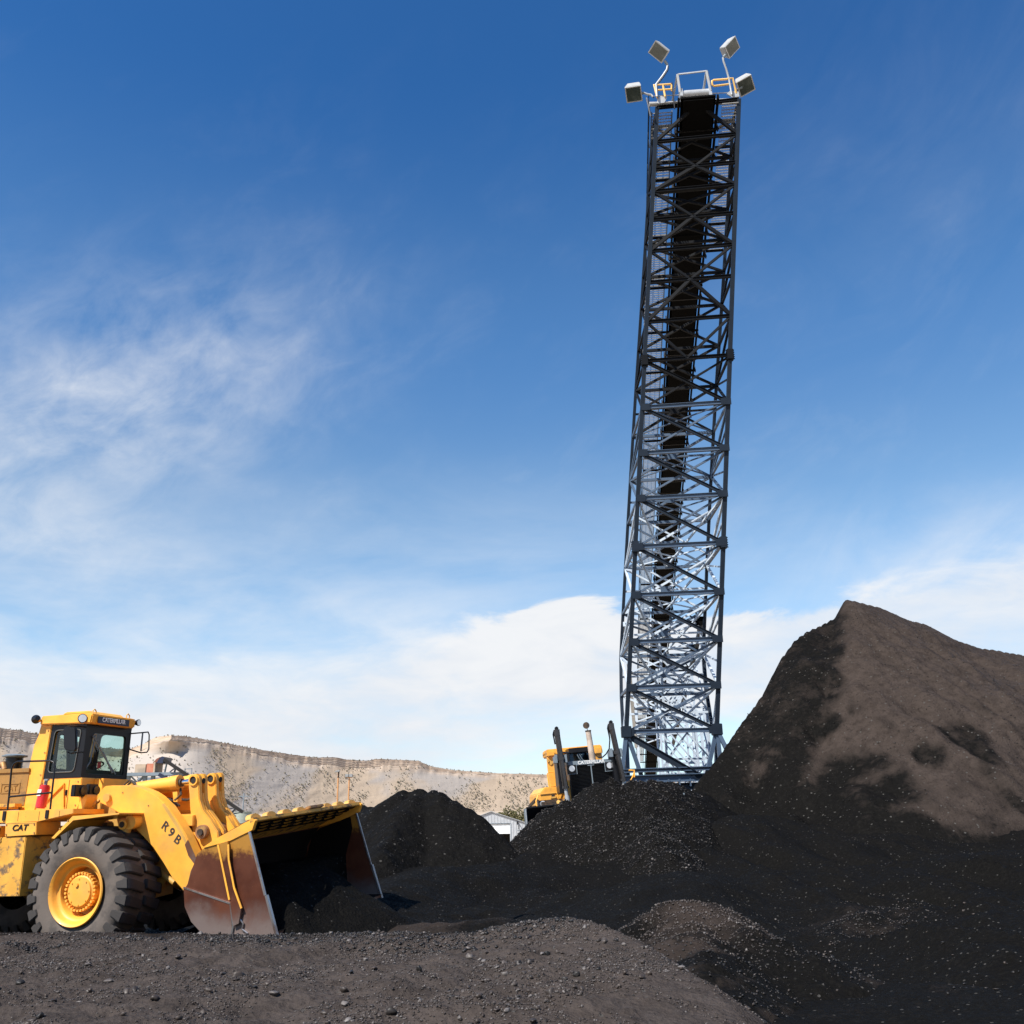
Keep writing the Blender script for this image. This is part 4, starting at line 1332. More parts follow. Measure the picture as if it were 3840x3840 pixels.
MB().box(-0.81, -0.78, 0.585, 0.605, 3.47, 3.82).build('mirror', 'greysteel', LD, bevel=.004)
# wipers and door light, interior
MB().tube([(-0.93, -0.60, 3.68), (-0.92, -0.24, 3.30), (-0.93, 0.10, 3.02)], 0.013, 6).tube([(-0.92, -.30, 3.40), (-0.92, 0.0, 3.04)], 0.016, 6).build('wiper', 'greysteel', LD, 60)
MB().tube([(-0.975, -0.72, 3.0), (-0.975, -0.55, 3.22), (-0.975, -0.5, 3.70)], 0.012, 6).build('window_bar', 'greysteel', LD, 60)
MB().box(-1.62, -1.30, -0.40, 0.12, 2.93, 3.08).prism([(-1.66, 3.05), (-1.56, 3.05), (-1.64, 3.50), (-1.72, 3.50)], -0.40, 0.12).build('seat', 'seat', LD, bevel=0.03)
MB().cyl((-1.14, -0.12, 2.93), (-1.24, -0.12, 3.16), 0.03, 8).tube([(-1.24 + .16 * math.cos(a) * .9, -0.12 + .17 * math.sin(a), 3.17 + .07 * math.cos(a)) for a in [i * math.pi / 8 for i in range(17)]], 0.014, 6).box(
    -1.06, -0.995, -.6, .35, 2.93, 3.08).build('steering_console', 'black', LD, 50)
MB().box(-1.12, -1.07, -0.20, -0.14, 3.12, 3.24).build('lever_grip', 'red', LD, bevel=.01)
# front lamp pair on a bracket
lb = MB().prism([(-0.72, 2.37), (-0.55, 2.37), (-0.50, 2.55), (-0.52, 2.62), (-0.60, 2.62), (-0.66, 2.5)], -1.06, -0.80).build('lamp_bracket', 'yellow', LD, bevel=0.01)
for (y0, y1, z0, z1) in ((-1.31, -1.02, 2.58, 2.78), (-0.96, -0.73, 2.59, 2.80)):
    l = MB().box(-0.66, -0.56, y0, y1, z0, z1).build('headlight', 'black', LD, bevel=0.012)
    yc, zc = (y0 + y1) / 2 + .05, (z0 + z1) / 2
    MB().cyl((-0.56, yc, zc), (-0.535, yc, zc), 0.078, 18).build('lens', 'lens_dark', l, 40)
MB().cyl((-0.62, -1.05, 2.58), (-0.62, -0.98, 2.45), 0.03, 8).tube([(-0.6, -.9, 2.40), (-.5, -.8, 2.5), (-.42, -.72, 2.62), (-.3, -.6, 2.60)], 0.04, 7).build('lamp_mount', 'yellow_worn', LD, 50)
# handrail round the platform and extinguisher
MB().tube([(-1.80, -1.5, 2.24), (-1.81, -1.5, 2.6), (-1.84, -1.5, 3.08), (-1.80, -1.5, 3.17), (-1.72, -1.5, 3.20), (-1.0, -1.5, 3.19), (-0.92, -1.5, 3.16), (-0.885, -1.5, 3.07), (-0.88, -1.5, 2.64), (-0.87, -1.5, 2.26)], 0.017, 8).tube(
    [(-1.80, -1.5, 2.60), (-0.885, -1.5, 2.65)], 0.017, 8).build('handrail', 'black', LD, 60)
MB().box(-0.905, -0.845, -1.57, -1.47, 2.22, 2.36).box(-1.83, -1.77, -1.57, -1.47, 2.2, 2.36).build('rail_foot', 'black', LD)
ex = MB().cyl((-1.37, -1.2, 2.40), (-1.325, -1.2, 2.80), 0.092, 20).build('fire_extinguisher', 'red', LD, bevel=.02)
MB().cyl((-1.325, -1.2, 2.80), (-1.315, -1.2, 2.88), 0.03, 8).box(-1.345, -1.27, -1.225, -1.175, 2.87, 2.90).build('valve', 'greysteel', ex)
MB().prism([(-1.40, 2.61), (-1.32, 2.61), (-1.305, 2.72), (-1.385, 2.72)], -1.300, -1.285).build('sticker', 'white', ex)

# boom, linkage ------------------------------------------------
arm = [(-0.19, 2.70), (0.35, 2.69), (0.58, 2.64), (0.78, 2.57), (0.93, 2.49), (1.15, 2.32), (1.34, 2.10), (1.53, 1.86), (1.74, 1.50), (1.98, 1.12), (2.32, 0.90), (2.40, 0.72), (2.28, 0.52), (2.1, 0.50),
       (1.85, .66), (1.53, .96), (1.29, 1.17), (1.11, 1.40), (0.89, 1.65), (0.68, 1.83), (0.49, 1.98), (0.27, 2.17), (-0.04, 2.32), (-0.28, 2.42), (-0.30, 2.60)]
a1 = ff(MB().prism(arm, -0.80, -0.58).build('lift_arm', 'yellow', LD, bevel=0.012))
ff(MB().prism(arm, 0.34, 0.56).build('lift_arm', 'yellow', LD, bevel=0.012))
ff(MB().cyl((-0.1, -0.86, 2.5), (-0.1, 0.6, 2.5), 0.07, 16).build('arm_pivot_pin', 'yellow_dull', LD, 40))
ff(MB().cyl((1.30, -0.58, 1.75), (1.30, .34, 1.75), 0.20, 22).box(0.62, 1.5, -.575, .335, 1.98, 2.16).prism([(1.25, 2.14), (1.55, 2.16), (1.47, 2.38), (1.30, 2.34)], -.02, .25).prism([(0.6, 1.9), (1.5, 1.7), (1.55, 2.2), (.62, 2.2)], -.1, .06).build('cross_tube', 'yellow', LD, bevel=0.01))
ff(MB().cyl((0.40, -1.02, 2.06), (0.40, -0.80, 2.06), 0.085, 18).cyl((0.54, -1.0, 2.09), (0.54, -0.80, 2.09), 0.115, 20).bar((0.40, -.93, 2.06), (0.54, -.93, 2.09), 0.14, 0.15).build('lift_cylinder_eye', 'yellow', LD, 40))
ff(MB().cyl((0.40, -1.035, 2.06), (0.40, -1.0, 2.06), 0.05, 14).build('lift_cylinder_pin', 'grime', LD, 40))
ff(MB().cyl((0.45, -.92, 2.03), (0.1, -.92, 1.2), 0.075, 14).build('lift_cylinder', 'yellow_dull', LD, 40))
ff(MB().cyl((0.75, -.5, 1.25), (1.12, -0.5, 1.05), 0.05, 10).cyl((0.75, -.5, 1.25), (0.75, -.42, 1.25), 0.07, 10).build('steering_cylinder', 'yellow_dull', LD, 40))
# stencilled number
for ch, x, z in (('R', 1.11, 2.0), ('9', 1.24, 1.895), ('B', 1.37, 1.78)):
    q = text_mesh(ch, 'stencil_number', 'grime', 0.21, LD, (x, -0.803, z), (1, 0, -0.75), (0.75, 0, 1), 0.002, 0, 1, 0.004)
    q.matrix_basis = LROLL @ q.matrix_basis
ff(MB().prism([(1.58, 1.78), (1.66, 1.64), (1.84, 1.34), (1.78, 1.33), (1.60, 1.52), (1.52, 1.70)], -0.804, -0.80).build('rust_patch', 'rust_steel', LD))
# tilt levers, cylinders
lev = [(1.33, 2.62), (1.325, 2.77), (1.38, 2.835), (1.49, 2.84), (1.54, 2.78), (1.545, 2.60), (1.56, 2.42), (1.63, 2.24), (1.78, 2.08), (1.95, 1.88), (1.98, 1.66), (1.86, 1.52), (1.62, 1.55), (1.47, 1.72), (1.42, 2.0), (1.37, 2.3), (1.35, 2.5)]
for y0, y1 in ((-0.50, -0.24), (0.0, 0.26)):
    l = ff(MB().prism(lev, y0, y0 + 0.10).prism(lev, y1 - .10, y1).prism([(1.345, 2.45), (1.545, 2.52), (1.57, 2.40), (1.63, 2.24), (1.78, 2.08), (1.9, 1.9), (1.7, 1.7), (1.47, 1.9), (1.40, 2.2)], y0 + .10, y1 - .10).build('tilt_lever', 'yellow', LD, bevel=0.012))
    MB().cyl((1.435, y0 - 0.012, 2.74), (1.435, y0 + 0.02, 2.74), 0.062, 20).cyl((1.546, (y0 + y1) / 2 - .005, 2.72), (1.55, (y0 + y1) / 2 - .005, 2.72), 0.05, 14).build('pin_hole', 'dark', l, 40)
    MB().lathe([(0.065, 0), (0.066, -0.03), (0.09, -0.03), (0.095, 0)], (1.435, y0, 2.74), 24, close=True).build('pin_collar', 'yellow', l, 40)
    MB().cyl((1.68, y0 - 0.10, 1.88), (1.68, y1 + .04, 1.88), 0.115, 24).build('pivot_boss', 'pin', l, bevel=0.01)
    MB().cyl((1.68, y0 - 0.13, 1.88), (1.68, y0 - .10, 1.88), 0.055, 16).build('pivot_pin', 'grime', l, 40)
    yc = (y0 + y1) / 2
    c = ff(MB().cyl((-0.05, yc, 2.60), (0.93, yc, 2.695), 0.118, 24).cyl((0.90, yc, 2.69), (1.06, yc, 2.705), 0.132, 24).prism([(0.95, 2.56), (1.05, 2.56), (1.06, 2.38), (0.98, 2.38)], yc - .06, yc + .06).build('tilt_cylinder', 'yellow', LD, 35))
    MB().cyl((1.06, yc, 2.703), (1.42, yc, 2.735), 0.042, 16).build('cylinder_rod', 'chrome', c, 40)
    MB().tube([(1.07, yc, 2.60), (1.12, yc - .05, 2.5), (1.02, yc - .05, 2.42), (0.85, yc, 2.38), (0.6, yc, 2.4)], 0.022, 6).cyl((1.06, yc, 2.70), (1.10, yc, 2.70), 0.07, 12).build('hydraulic_hose', 'grime', c, 50)
ff(MB().cyl((1.9, -.45, 1.6), (2.30, -.45, 1.42), 0.09, 12).cyl((1.9, 0.1, 1.6), (2.30, .1, 1.42), 0.09, 12).build('bucket_link', 'yellow_dull', LD, 40))

# seams, bolts, hoses and handles picked out on the body
sm_ = MB()
for x in (-1.50, -1.05, -0.62):
    sm_.box(x, x + .006, -1.5535, -1.549, 2.19 if x < -1.0 else 2.23, 2.34)
sm_.box(-1.70, -1.08, -1.5775, -1.5745, 2.145, 2.150)
sm_.build('panel_seam', 'grime', LD)
bt_ = None
for (x, y, z) in [(-1.70, -1.577, 2.13), (-1.10, -1.577, 2.13), (-1.68, -1.577, 1.97), (-1.08, -1.577, 1.99), (-1.80, -1.552, 1.86), (-1.32, -1.552, 1.86), (-1.80, -1.552, 1.03), (-1.30, -1.552, 1.03), (-2.6, -1.562, 2.05), (-1.92, -1.562, 2.05),
                  (-1.80, -.772, 2.45), (-1.80, -.772, 2.86), (-1.0, -.772, 2.45), (-1.0, -.772, 2.86), (-1.85, -.792, 3.0), (-1.82, -.792, 3.4), (-1.80, -.792, 3.8), (-0.5, -1.622, 2.05), (-.35, -1.622, 2.18)]:
    if bt_ is None:
        bt_ = MB().cyl((0, 0, 0), (0, -.012, 0), .014, 6).build('bolt', 'pin', LD); o = bt_
    else:
        o = bpy.data.objects.new('bolt', bt_.data); COL.objects.link(o); o.parent = LD
    o.location = (x, y, z)
for z in (2.50, 2.80):
    MB().box(-1.85, -1.79, -.79, -.768, z - .03, z + .03).build('door_hinge', 'black', LD, bevel=.004)
MB().box(-1.24, -1.21, -.80, -.768, 2.62, 2.72).build('door_handle', 'black', LD, bevel=.004)
for i in range(3):
    ff(MB().tube([(-0.25, -.50 + i * .07, 2.52), (0.1, -.52 + i * .07, 2.78 - i * .02), (0.5, -.46 + i * .06, 2.50), (0.85, -.40 + i * .05, 2.42), (1.0, -.38 + i * .05, 2.30)], .018, 6).build('hydraulic_hose', 'grime', LD, 60))
for (x, z, r) in ((-0.1, 2.5, .10), (0.54, 2.09, .06)):
    pass
for (x, z) in ((0.2, 2.58), (0.75, 2.35), (1.18, 2.02)):
    ff(MB().cyl((x, -.80, z), (x, -.812, z), .011, 8).build('grease_fitting', 'pin', LD, 40))
ff(MB().prism([(1.02, 2.36), (1.08, 2.38), (1.36, 2.05), (1.62, 1.66), (1.60, 1.62), (1.32, 2.0)], -.803, -.80).build('weld_seam', 'yellow_dull', LD))
for k in range(4):
    MB().box(-2.55, -2.1, -1.60, -1.56, .98 + k * .26, 1.01 + k * .26).build('ladder_step', 'grime', LD, bevel=.004)

# bucket ------------------------------------------------
def bucket_mat():
    m = bpy.data.materials.new('bucket_side_steel'); m.use_nodes = True
    t = m.node_tree; b = t.nodes['Principled BSDF']
    vec = t.nodes.new('ShaderNodeTexCoord').outputs['Object']
    sp_ = t.nodes.new('ShaderNodeSeparateXYZ'); t.links.new(vec, sp_.inputs[0])
    z = V(t, sp_.outputs[2]); x = V(t, sp_.outputs[0])
    n1 = noise(t, vec, 1.3, 6, 0.6); n2 = noise(t, vec, 9.0, 8, 0.7); n3 = noise(t, vec, 40.0, 4, 0.6)
    c = mixc(t, n1.step(0.35, 0.65), (0.085, 0.024, 0.012), (0.15, 0.05, 0.026))
    low = (z + (n1 - 0.5) * 0.9 + (n2 - 0.5) * 0.2).step(0.98, 0.50)
    c = mixc(t, low * 0.9, c, (0.24, 0.19, 0.17))
    up = (z + (n2 - 0.5) * 0.5 + (x - 3.0).op('ABSOLUTE') * -0.1).step(1.56, 1.74)
    c = mixc(t, up * 0.85, c, (0.52, 0.25, 0.04))
    c = mixc(t, n2.step(0.60, 0.72) * 0.5, c, (0.10, 0.05, 0.03))
    c = mixc(t, n3.step(0.66, 0.70) * 0.4, c, (0.35, 0.2, 0.1))
    t.links.new(c, b.inputs['Base Color'])
    b.inputs['Metallic'].default_value = 0.35
    r = t.nodes.new('ShaderNodeMapRange'); t.links.new(n2.s, r.inputs[0]); r.inputs[3].default_value = 0.25; r.inputs[4].default_value = 0.6
    t.links.new(r.outputs[0], b.inputs['Roughness'])
    return m


M['bucket'] = bucket_mat()
BK = empty('bucket')
BK.parent = LD
ff(BK)
side = [(2.48, 1.65), (2.60, 1.74), (3.00, 1.84), (3.42, 1.98), (3.50, 1.76), (3.64, 1.32), (3.72, 1.06), (3.76, 1.045), (3.84, 0.78), (3.935, 0.49), (3.41, 0.47), (2.83, 0.46), (2.62, 0.53), (2.44, 0.68), (2.31, 0.90), (2.265, 1.13), (2.33, 1.22)]
for y0, y1 in ((-1.80, -1.76), (1.76, 1.80)):
    MB().prism(side, y0, y1).build('side_plate', 'bucket', BK, bevel=0.004)
    MB().bar((3.42, y0 - .006 if y0 < 0 else y0, 1.98), (3.72, y0 - .006 if y0 < 0 else y0, 1.06), 0.03, 0.03).bar((3.74, y0, 1.06), (3.935, y0, 0.48), 0.055, 0.035).build('side_edge', 'bare_steel', BK)
    MB().prism([(2.60, 1.755), (2.78, 1.86), (3.48, 2.17), (3.53, 2.14), (3.48, 2.0), (3.09, 1.845), (2.62, 1.745)], y0 - .018, y1 + .018).build('guard_side', 'yellow', BK, bevel=0.006)
# liner, strap and edge welds on the near side
MB().prism([(2.27, 1.155), (3.12, 0.93), (3.18, 0.46), (2.83, 0.455), (2.61, 0.52), (2.43, 0.67), (2.30, 0.89)], -1.818, -1.80).build('wear_liner', 'bucket', BK, bevel=0.004)
MB().bar((2.27, -1.81, 1.165), (3.12, -1.81, 0.94), 0.03, 0.022).bar((3.12, -1.81, 0.94), (3.18, -1.81, 0.62), 0.03, 0.022).bar((3.18, -1.81, 0.62), (3.15, -1.81, .47), .03, .03).bar((3.15, -1.81, .48), (3.42, -1.81, .49), .03, .025).tube(
    [(3.30, -1.82, .88), (3.33, -1.82, .80), (3.28, -1.82, .74), (3.36, -1.82, .66), (3.34, -1.82, .58), (3.44, -1.82, .52)], 0.014, 6).build('weld_bead', 'bare_steel', BK, 50)
st = MB().prism([(2.90, 1.81), (3.07, 1.85), (3.095, 1.60), (3.21, 1.18), (3.345, 0.90), (3.30, 0.66), (3.20, 0.62), (3.13, 1.0), (3.0, 1.4)], -1.85, -1.80).build('side_strap', 'bucket', BK, bevel=0.006)
MB().bar((2.90, -1.856, 1.80), (3.13, -1.856, 1.0), 0.014, 0.03).bar((3.085, -1.856, 1.80), (3.10, -1.856, 1.58), 0.014, 0.03).bar((3.10, -1.856, 1.58), (3.21, -1.856, 1.17), .014, .03).bar((3.21, -1.856, 1.17), (3.345, -1.856, .88), .014, .03).build('strap_edge', 'yellow', st)
# shell
sh = [(3.93, 0.50), (2.83, 0.47), (2.62, 0.54), (2.45, 0.69), (2.32, 0.91), (2.28, 1.13), (2.35, 1.40), (2.47, 1.62), (2.60, 1.755)]
outer = sh
inner = [(x + 0.035 * (1 if x < 2.7 else 0), z + (0.04 if z < 1.0 else 0.0) - (0.03 if z > 1.6 else 0)) for x, z in sh]
inn2 = [(x + .006, z + .006) for x, z in inner]
MB().prism(outer + inner[::-1], -1.76, 1.76).build('bucket_shell', 'rust_steel', BK, 40)
MB().prism([(x + .004, z + .004) for x, z in inner] + [(x + .012, z + .012) for x, z in inner][::-1], -1.755, 1.755).build('shell_shade', 'shade_black', BK, 40)  # black sheet that paints the shade on the bucket's back wall
MB().prism([(2.38, 1.2), (2.5, 1.6), (2.66, 1.72), (3.30, 1.92), (3.34, 1.70), (3.18, 1.16), (3.0, .6), (2.5, .68)], 1.748, 1.757).build('side_shade', 'shade_black', BK)  # shaded part of the far plate, painted as a black sheet
# slotted spill guard
gs = Vector((3.49 - 2.60, 0, 2.15 - 1.75)); gl_ = gs.length; gu = gs.normalized()
g0 = Vector((2.60, 0, 1.755))
def gp(s, y, o=0):
    q = g0 + gu * s + Vector((-gu.z, 0, gu.x)) * o
    return (q.x, y, q.z)
pl = MB()
pl.bar(gp(0.0, 0), gp(0.36, 0), 3.51, 0.03, (-gu.z, 0, gu.x))
pl.build('spill_guard_plate', 'yellow_worn', BK)
MB().bar(gp(0.36, 0, .034), gp(0.90, 0, .034), 3.50, 0.012, (-gu.z, 0, gu.x)).build('sun_block_sheet', 'guard', BK)  # added sheet over the slots, keeps sun spots off the coal
rows = (0.385, 0.55, 0.70, 0.85)
for s in rows:
    MB().bar(gp(s, -1.755), gp(s, 1.755), 0.075, 0.05, (-gu.z, 0, gu.x)).build('guard_rail', 'shade_black', BK)  # black stands for shade under the guard
k = 0
for a, b in zip(rows[:-1], rows[1:]):
    for i in range(9):
        y = -1.755 + 3.51 * (i + 0.5 + (0.5 if k % 2 else 0)) / 9.5
        MB().bar(gp(a + .02, y), gp(b - .02, y + .02), 0.15, 0.05, (-gu.z, 0, gu.x)).build('guard_bar', 'yellow_worn', BK)  # yellow bars stand in for the sunlit slot patches
    k += 1
MB().bar(gp(gl_ - .03, -1.82), gp(gl_ - .03, 1.82), 0.075, 0.06, (-gu.z, 0, gu.x)).build('guard_lip', 'yellow_worn', BK, bevel=.008)
for i in range(8):
    y = -1.62 + i * 0.462
    if i in (4, ):
        MB().prism([(3.36, 2.15), (3.51, 2.20), (3.49, 2.245), (3.38, 2.21)], y - .32, y + .16).build('wear_pad', 'pin', BK, bevel=0.012)
    else:
        n = 8
        pts = [gp(gl_ - .06, y + .15 * math.cos(math.pi * j / n), .03 + 0.085 * math.sin(math.pi * j / n) ** .8) for j in range(n + 1)]
        pts2 = [(p[0] - .10, p[1], p[2] - .02) for p in pts]
        MB().add(pts + pts2, [tuple(range(n + 1)), tuple(range(n + 1, 2 * n + 2))[::-1]] + [(j, n + 1 + j, n + 2 + j, j + 1) for j in range(n)]).build('wear_pad', 'yellow_dull', BK, bevel=0.006)
# coal the bucket is driving into: heaped inside it and spilling out in front
Lm_ = LD.matrix_basis @ LROLL
_li = Lm_.inverted()


def bh(x, y):
    prof = np.interp(x, [2.3, 2.9, 3.3, 3.7, 4.2, 5.0, 5.8], [1.22, 1.24, 1.22, 1.06, 0.66, 0.22, 0.02])
    far = np.where(x > 3.5, sstep(y, 3.6, 2.3), 1)
    near = np.where(x > 3.7, sstep(y, -2.5, -1.2), 1)
    far = far * np.where(x > 3.2, 1 - 0.85 * sstep(y, 0.5, 1.6) * sstep(x, 3.0, 3.4), 1)
    base = 0.05
    return base + (prof - base) * far * near - 0.18 * sstep(y, 0.2, -1.6) * sstep(x, 2.6, 3.3) + 0.16 * fbm(x, y, 0.9, 5, 99) * np.minimum(1, 0.4 + (x - 2.3))


def _keep(X, Y, Z):
    m = np.array(Lm_)
    wx = m[0, 0] * X + m[0, 1] * Y + m[0, 2] * Z + m[0, 3]; wy = m[1, 0] * X + m[1, 1] * Y + m[1, 2] * Z + m[1, 3]; wz = m[2, 0] * X + m[2, 1] * Y + m[2, 2] * Z + m[2, 3]
    return ~((X < 3.98) & ((Y < -1.74) | (Y > 1.74))) & ((wz > yard(wx, wy) - 0.06) | (X < 3.6))


cb = grid_mesh('coal_load', 2.36, 6.2, -2.6, 3.6, 0.04, bh, M['coal'], lambda x, y, z: 0.05 + 0 * x,
               keep=_keep)
cb.matrix_basis = Lm_
tag(cb, 'black coal heaped inside the loader bucket and spilling out of its mouth', 'coal')


# ================================================================== bulldozer on the heap
DZ = empty('bulldozer', (2.342, 31.092, 1.866))
DZ.rotation_euler = (R(4.5), 0, R(-84))
_o = Vector((0, 0, 1.6)) - Matrix.Rotation(R(4.5), 3, 'X') @ Vector((0, 0, 1.6))
DZ.location = Vector((2.342, 31.092, 1.866)) + Matrix.Rotation(R(-84), 3, 'Z') @ _o
tag(DZ, 'yellow bulldozer with a black radiator grille climbing over the coal heap', 'bulldozer')
gr = MB().box(-0.14, -0.09, -0.67, 0.72, 0.5, 1.94).build('radiator', 'dark', DZ)
lv = None
for i in range(34):
    z = 0.55 + i * 0.041
    if lv is None:
        lv = MB().hexa([(-0.07, -0.665, z - .004), (-.03, -.665, z + .010), (-.03, .715, z + .010), (-.07, .715, z - .004), (-.07, -.665, z + .002), (-.03, -.665, z + .018), (-.03, .715, z + .018), (-.07, .715, z + .002)]).build('louver', 'black', DZ)
    else:
        c = bpy.data.objects.new('louver', lv.data); COL.objects.link(c); c.parent = DZ; c.location = (0, 0, i * 0.041)
MB().box(-0.12, 0.0, -0.70, -0.665, 0.5, 1.95).box(-0.12, 0.0, 0.715, 0.745, 0.5, 1.95).build('grille_frame', 'black', DZ, bevel=.006)
MB().box(-0.03, 0.005, 0.0, 0.03, 0.5, 1.93).box(-.02, .006, -.09, .12, 1.90, 1.925).build('centre_strip', 'greysteel', DZ)
MB().prism([(-0.72, 1.945), (0.745, 1.93), (0.76, 2.045), (-0.72, 2.085)], -0.25, 0.02, 'x').build('grille_cap', 'greysteel', DZ, bevel=0.012)
text_mesh('CATERPILLAR', 'lettering', 'white', 0.142, DZ, (0.024, 0.03, 2.005), (0, 1, -0.015), (0, 0, 1), 0.003, 0, .98, 0.004)
for y, z in ((-0.60, 1.86), (0.60, 1.85)):
    bx = MB().box(-0.05, 0.02, y - .15, y + .15, z - .16, z + .12).build('lamp_housing', 'black', DZ, bevel=.01)
    MB().cyl((0.02, y, z), (0.05, y, z), 0.092, 20).build('headlight', 'lens', bx, 40)
    fb = MB()
    for (a0, a1, b0, b1) in ((y - .165, y + .165, z - .175, z - .16), (y + .15 * (1 if y < 0 else -1) - .008, y + .15 * (1 if y < 0 else -1) + .008, z - .17, z + .1)):
        fb.box(.02, .032, a0, a1, b0, b1)
    fb.build('lamp_frame', 'greysteel', bx)
MB().prism([(-3.0, 1.0), (-0.14, 1.0), (-0.14, 1.95), (-3.0, 2.08)], -0.58, 0.62).build('hood', 'black', DZ, bevel=.02)
MB().box(-0.5, -0.02, 0.76, 1.02, 0.9, 1.62).box(-0.5, -.02, -0.80, -0.71, 0.9, 1.52).build('side_panel', 'yellow', DZ, bevel=.012)
for sgn, top, mid, bot, rod in ((-1, (-1.005, 3.04), (-0.955, 2.17), (-0.915, 1.28), (-0.895, 0.92)), (1, (0.735, 3.08), (0.80, 2.2), (0.90, 1.33), (0.97, 0.9))):
    x = 0.35
    c = MB().cyl((x, top[0], top[1]), (x, bot[0], bot[1]), 0.088, 22).cyl((x, top[0], top[1] - .18), (x, top[0], top[1] + .02), 0.098, 22).cyl((x, mid[0], mid[1] - .04), (x, mid[0], mid[1] + .05), 0.105, 22).cyl(
        (x, bot[0], bot[1]), (x, bot[0] + .004, bot[1] + .07), 0.105, 22).build('lift_cylinder', 'cyl_black', DZ, 40)
    MB().cyl((x, bot[0], bot[1]), (x, rod[0], rod[1]), 0.055, 16).cyl((x + .0, rod[0], rod[1] + .14), (x, rod[0] + .004, rod[1] - .02), 0.075, 12).build('cylinder_rod', 'steel_light', c, 40)
    MB().box(x - .06, x + .06, top[0] - .05, top[0] + .06, top[1] + .02, top[1] + .09).cyl((x - .08, top[0], top[1] + .07), (x + .08, top[0], top[1] + .07), .045, 12).build('cylinder_head', 'black', c, bevel=.01)
    MB().tube([(x, top[0] - .09, top[1] - .02), (x, top[0] - .12, top[1] - .12), (x, top[0] - .10, top[1] - .3), (x, top[0] - .09, top[1] - .42)], 0.024, 6).build('hydraulic_pipe', 'black', c, 60)
    yb = mid[0]
    tr = MB().box(x - .12, x + .02, yb - .19, yb - .11, mid[1] - .12, mid[1] + .14).box(x - .12, x + .02, yb + .11, yb + .19, mid[1] - .13, mid[1] + .12).box(x - .5, x - .12, yb - .19, yb + .19, mid[1] - .1, mid[1] + .1)
    tr.build('trunnion', 'greysteel', DZ, bevel=.01)
    MB().box(-.4, x - .12, yb - .13, yb + .1, 1.15, 2.12).build('lift_bracket', 'black', DZ, bevel=.01)
MB().tube([(0.30, 0.66, 2.92), (0.25, 0.66, 2.6), (0.2, 0.62, 2.35), (0.1, 0.52, 2.2), (0, 0.42, 2.12), (-.1, .30, 2.12)], 0.02, 7).build('hydraulic_hose', 'black', DZ, 60)
e = MB().cyl((-0.7, 0.225, 2.0), (-0.7, 0.185, 3.0), 0.105, 24, 0.088).build('exhaust_stack', 'cream', DZ, 40)
MB().cyl((-0.7, 0.185, 2.99), (-0.7, 0.184, 3.03), 0.098, 20).cyl((-.7, .165, 3.03), (-.7, .16, 3.12), .012, 6).cyl((-0.70, 0.14, 3.19), (-0.66, 0.14, 3.19), 0.105, 22).build('rain_cap', 'grime', e, 40)
# cab and canopy
cb_ = MB().box(-3.6, -2.1, -0.36, 0.46, 1.9, 2.13).box(-3.6, -2.1, -.36, -.28, 2.1, 2.44).box(-3.6, -2.1, .38, .46, 2.1, 2.44).box(-3.6, -2.05, -0.30, 0.40, 2.44, 2.60).build('cab', 'black', DZ, bevel=.015)
MB().add([(-2.12, -.28, 2.13), (-2.12, .38, 2.13), (-2.16, .38, 2.44), (-2.16, -.28, 2.44)], [(0, 1, 2, 3)]).build('windshield', 'glass', cb_)
MB().box(-3.58, -3.56, -.28, .38, 2.13, 2.44).build('rear_window', 'greysteel', cb_)
MB().tube([(-2.10, -0.02, 2.38), (-2.08, .03, 2.25), (-2.10, .12, 2.14)], 0.012, 5).tube([(-2.10, 0.06, 2.38), (-2.08, .11, 2.25), (-2.10, .2, 2.14)], 0.012, 5).build('wiper', 'greysteel', cb_, 60)
MB().tube([(-2.06, -.28, 2.46), (-2.3, -.50, 2.50), (-2.5, -.6, 2.5)], 0.03, 6).tube([(-2.06, -.32, 2.40), (-2.06, -.33, 2.15)], .02, 6).tube([(-2.06, .42, 2.4), (-2.06, .44, 2.15)], .02, 6).build('cab_bracket', 'black', DZ, 60)
MB().box(-3.9, -2.75, -0.94, 0.98, 2.46, 2.67).box(-3.9, -2.7, -0.94, -0.66, 2.42, 2.60).box(-3.9, -2.7, 0.70, 0.98, 2.36, 2.60).build('canopy', 'yellow', DZ, bevel=.035)
MB().prism([(-0.93, 1.42), (-0.72, 1.42), (-0.70, 2.46), (-0.93, 2.46)], -3.1, -2.8, 'x').build('canopy_post', 'yellow', DZ, bevel=.02)
MB().prism([(0.74, 1.42), (0.96, 1.42), (0.96, 2.46), (0.74, 2.46)], -3.1, -2.8, 'x').build('canopy_post', 'yellow', DZ, bevel=.02)
MB().cyl((-2.78, -.84, 2.22), (-2.77, -.84, 2.22), .07, 14).box(-2.8, -2.74, -.95, -.9, 2.25, 2.35).build('post_plate', 'yellow_dull', DZ)
MB().tube([(-2.2, -1.06, 1.42), (-2.2, -1.08, 1.85), (-2.2, -1.0, 1.90), (-2.2, -.85, 1.90)], 0.02, 6).tube([(-2.2, -.75, 1.3), (-2.2, -.72, 1.75), (-2.2, -.66, 2.0)], .02, 6).build('grab_rail', 'yellow', DZ, 60)
MB().prism([(-1.60, 0.86), (-0.78, 0.98), (-0.78, 1.36), (-1.40, 1.40), (-1.58, 1.22)], -3.6, -0.75, 'x').build('fender', 'yellow', DZ, bevel=.025)
MB().box(-.76, -.70, -1.25, -1.08, 1.04, 1.10).box(-.76, -.72, -1.58, -.80, 1.185, 1.20).box(-.76, -.70, -1.2, -.82, .92, .96).build('fender_trim', 'yellow_dull', DZ)
MB().box(-.78, -.70, -1.22, -1.12, 1.09, 1.15).build('opening', 'dark', DZ)
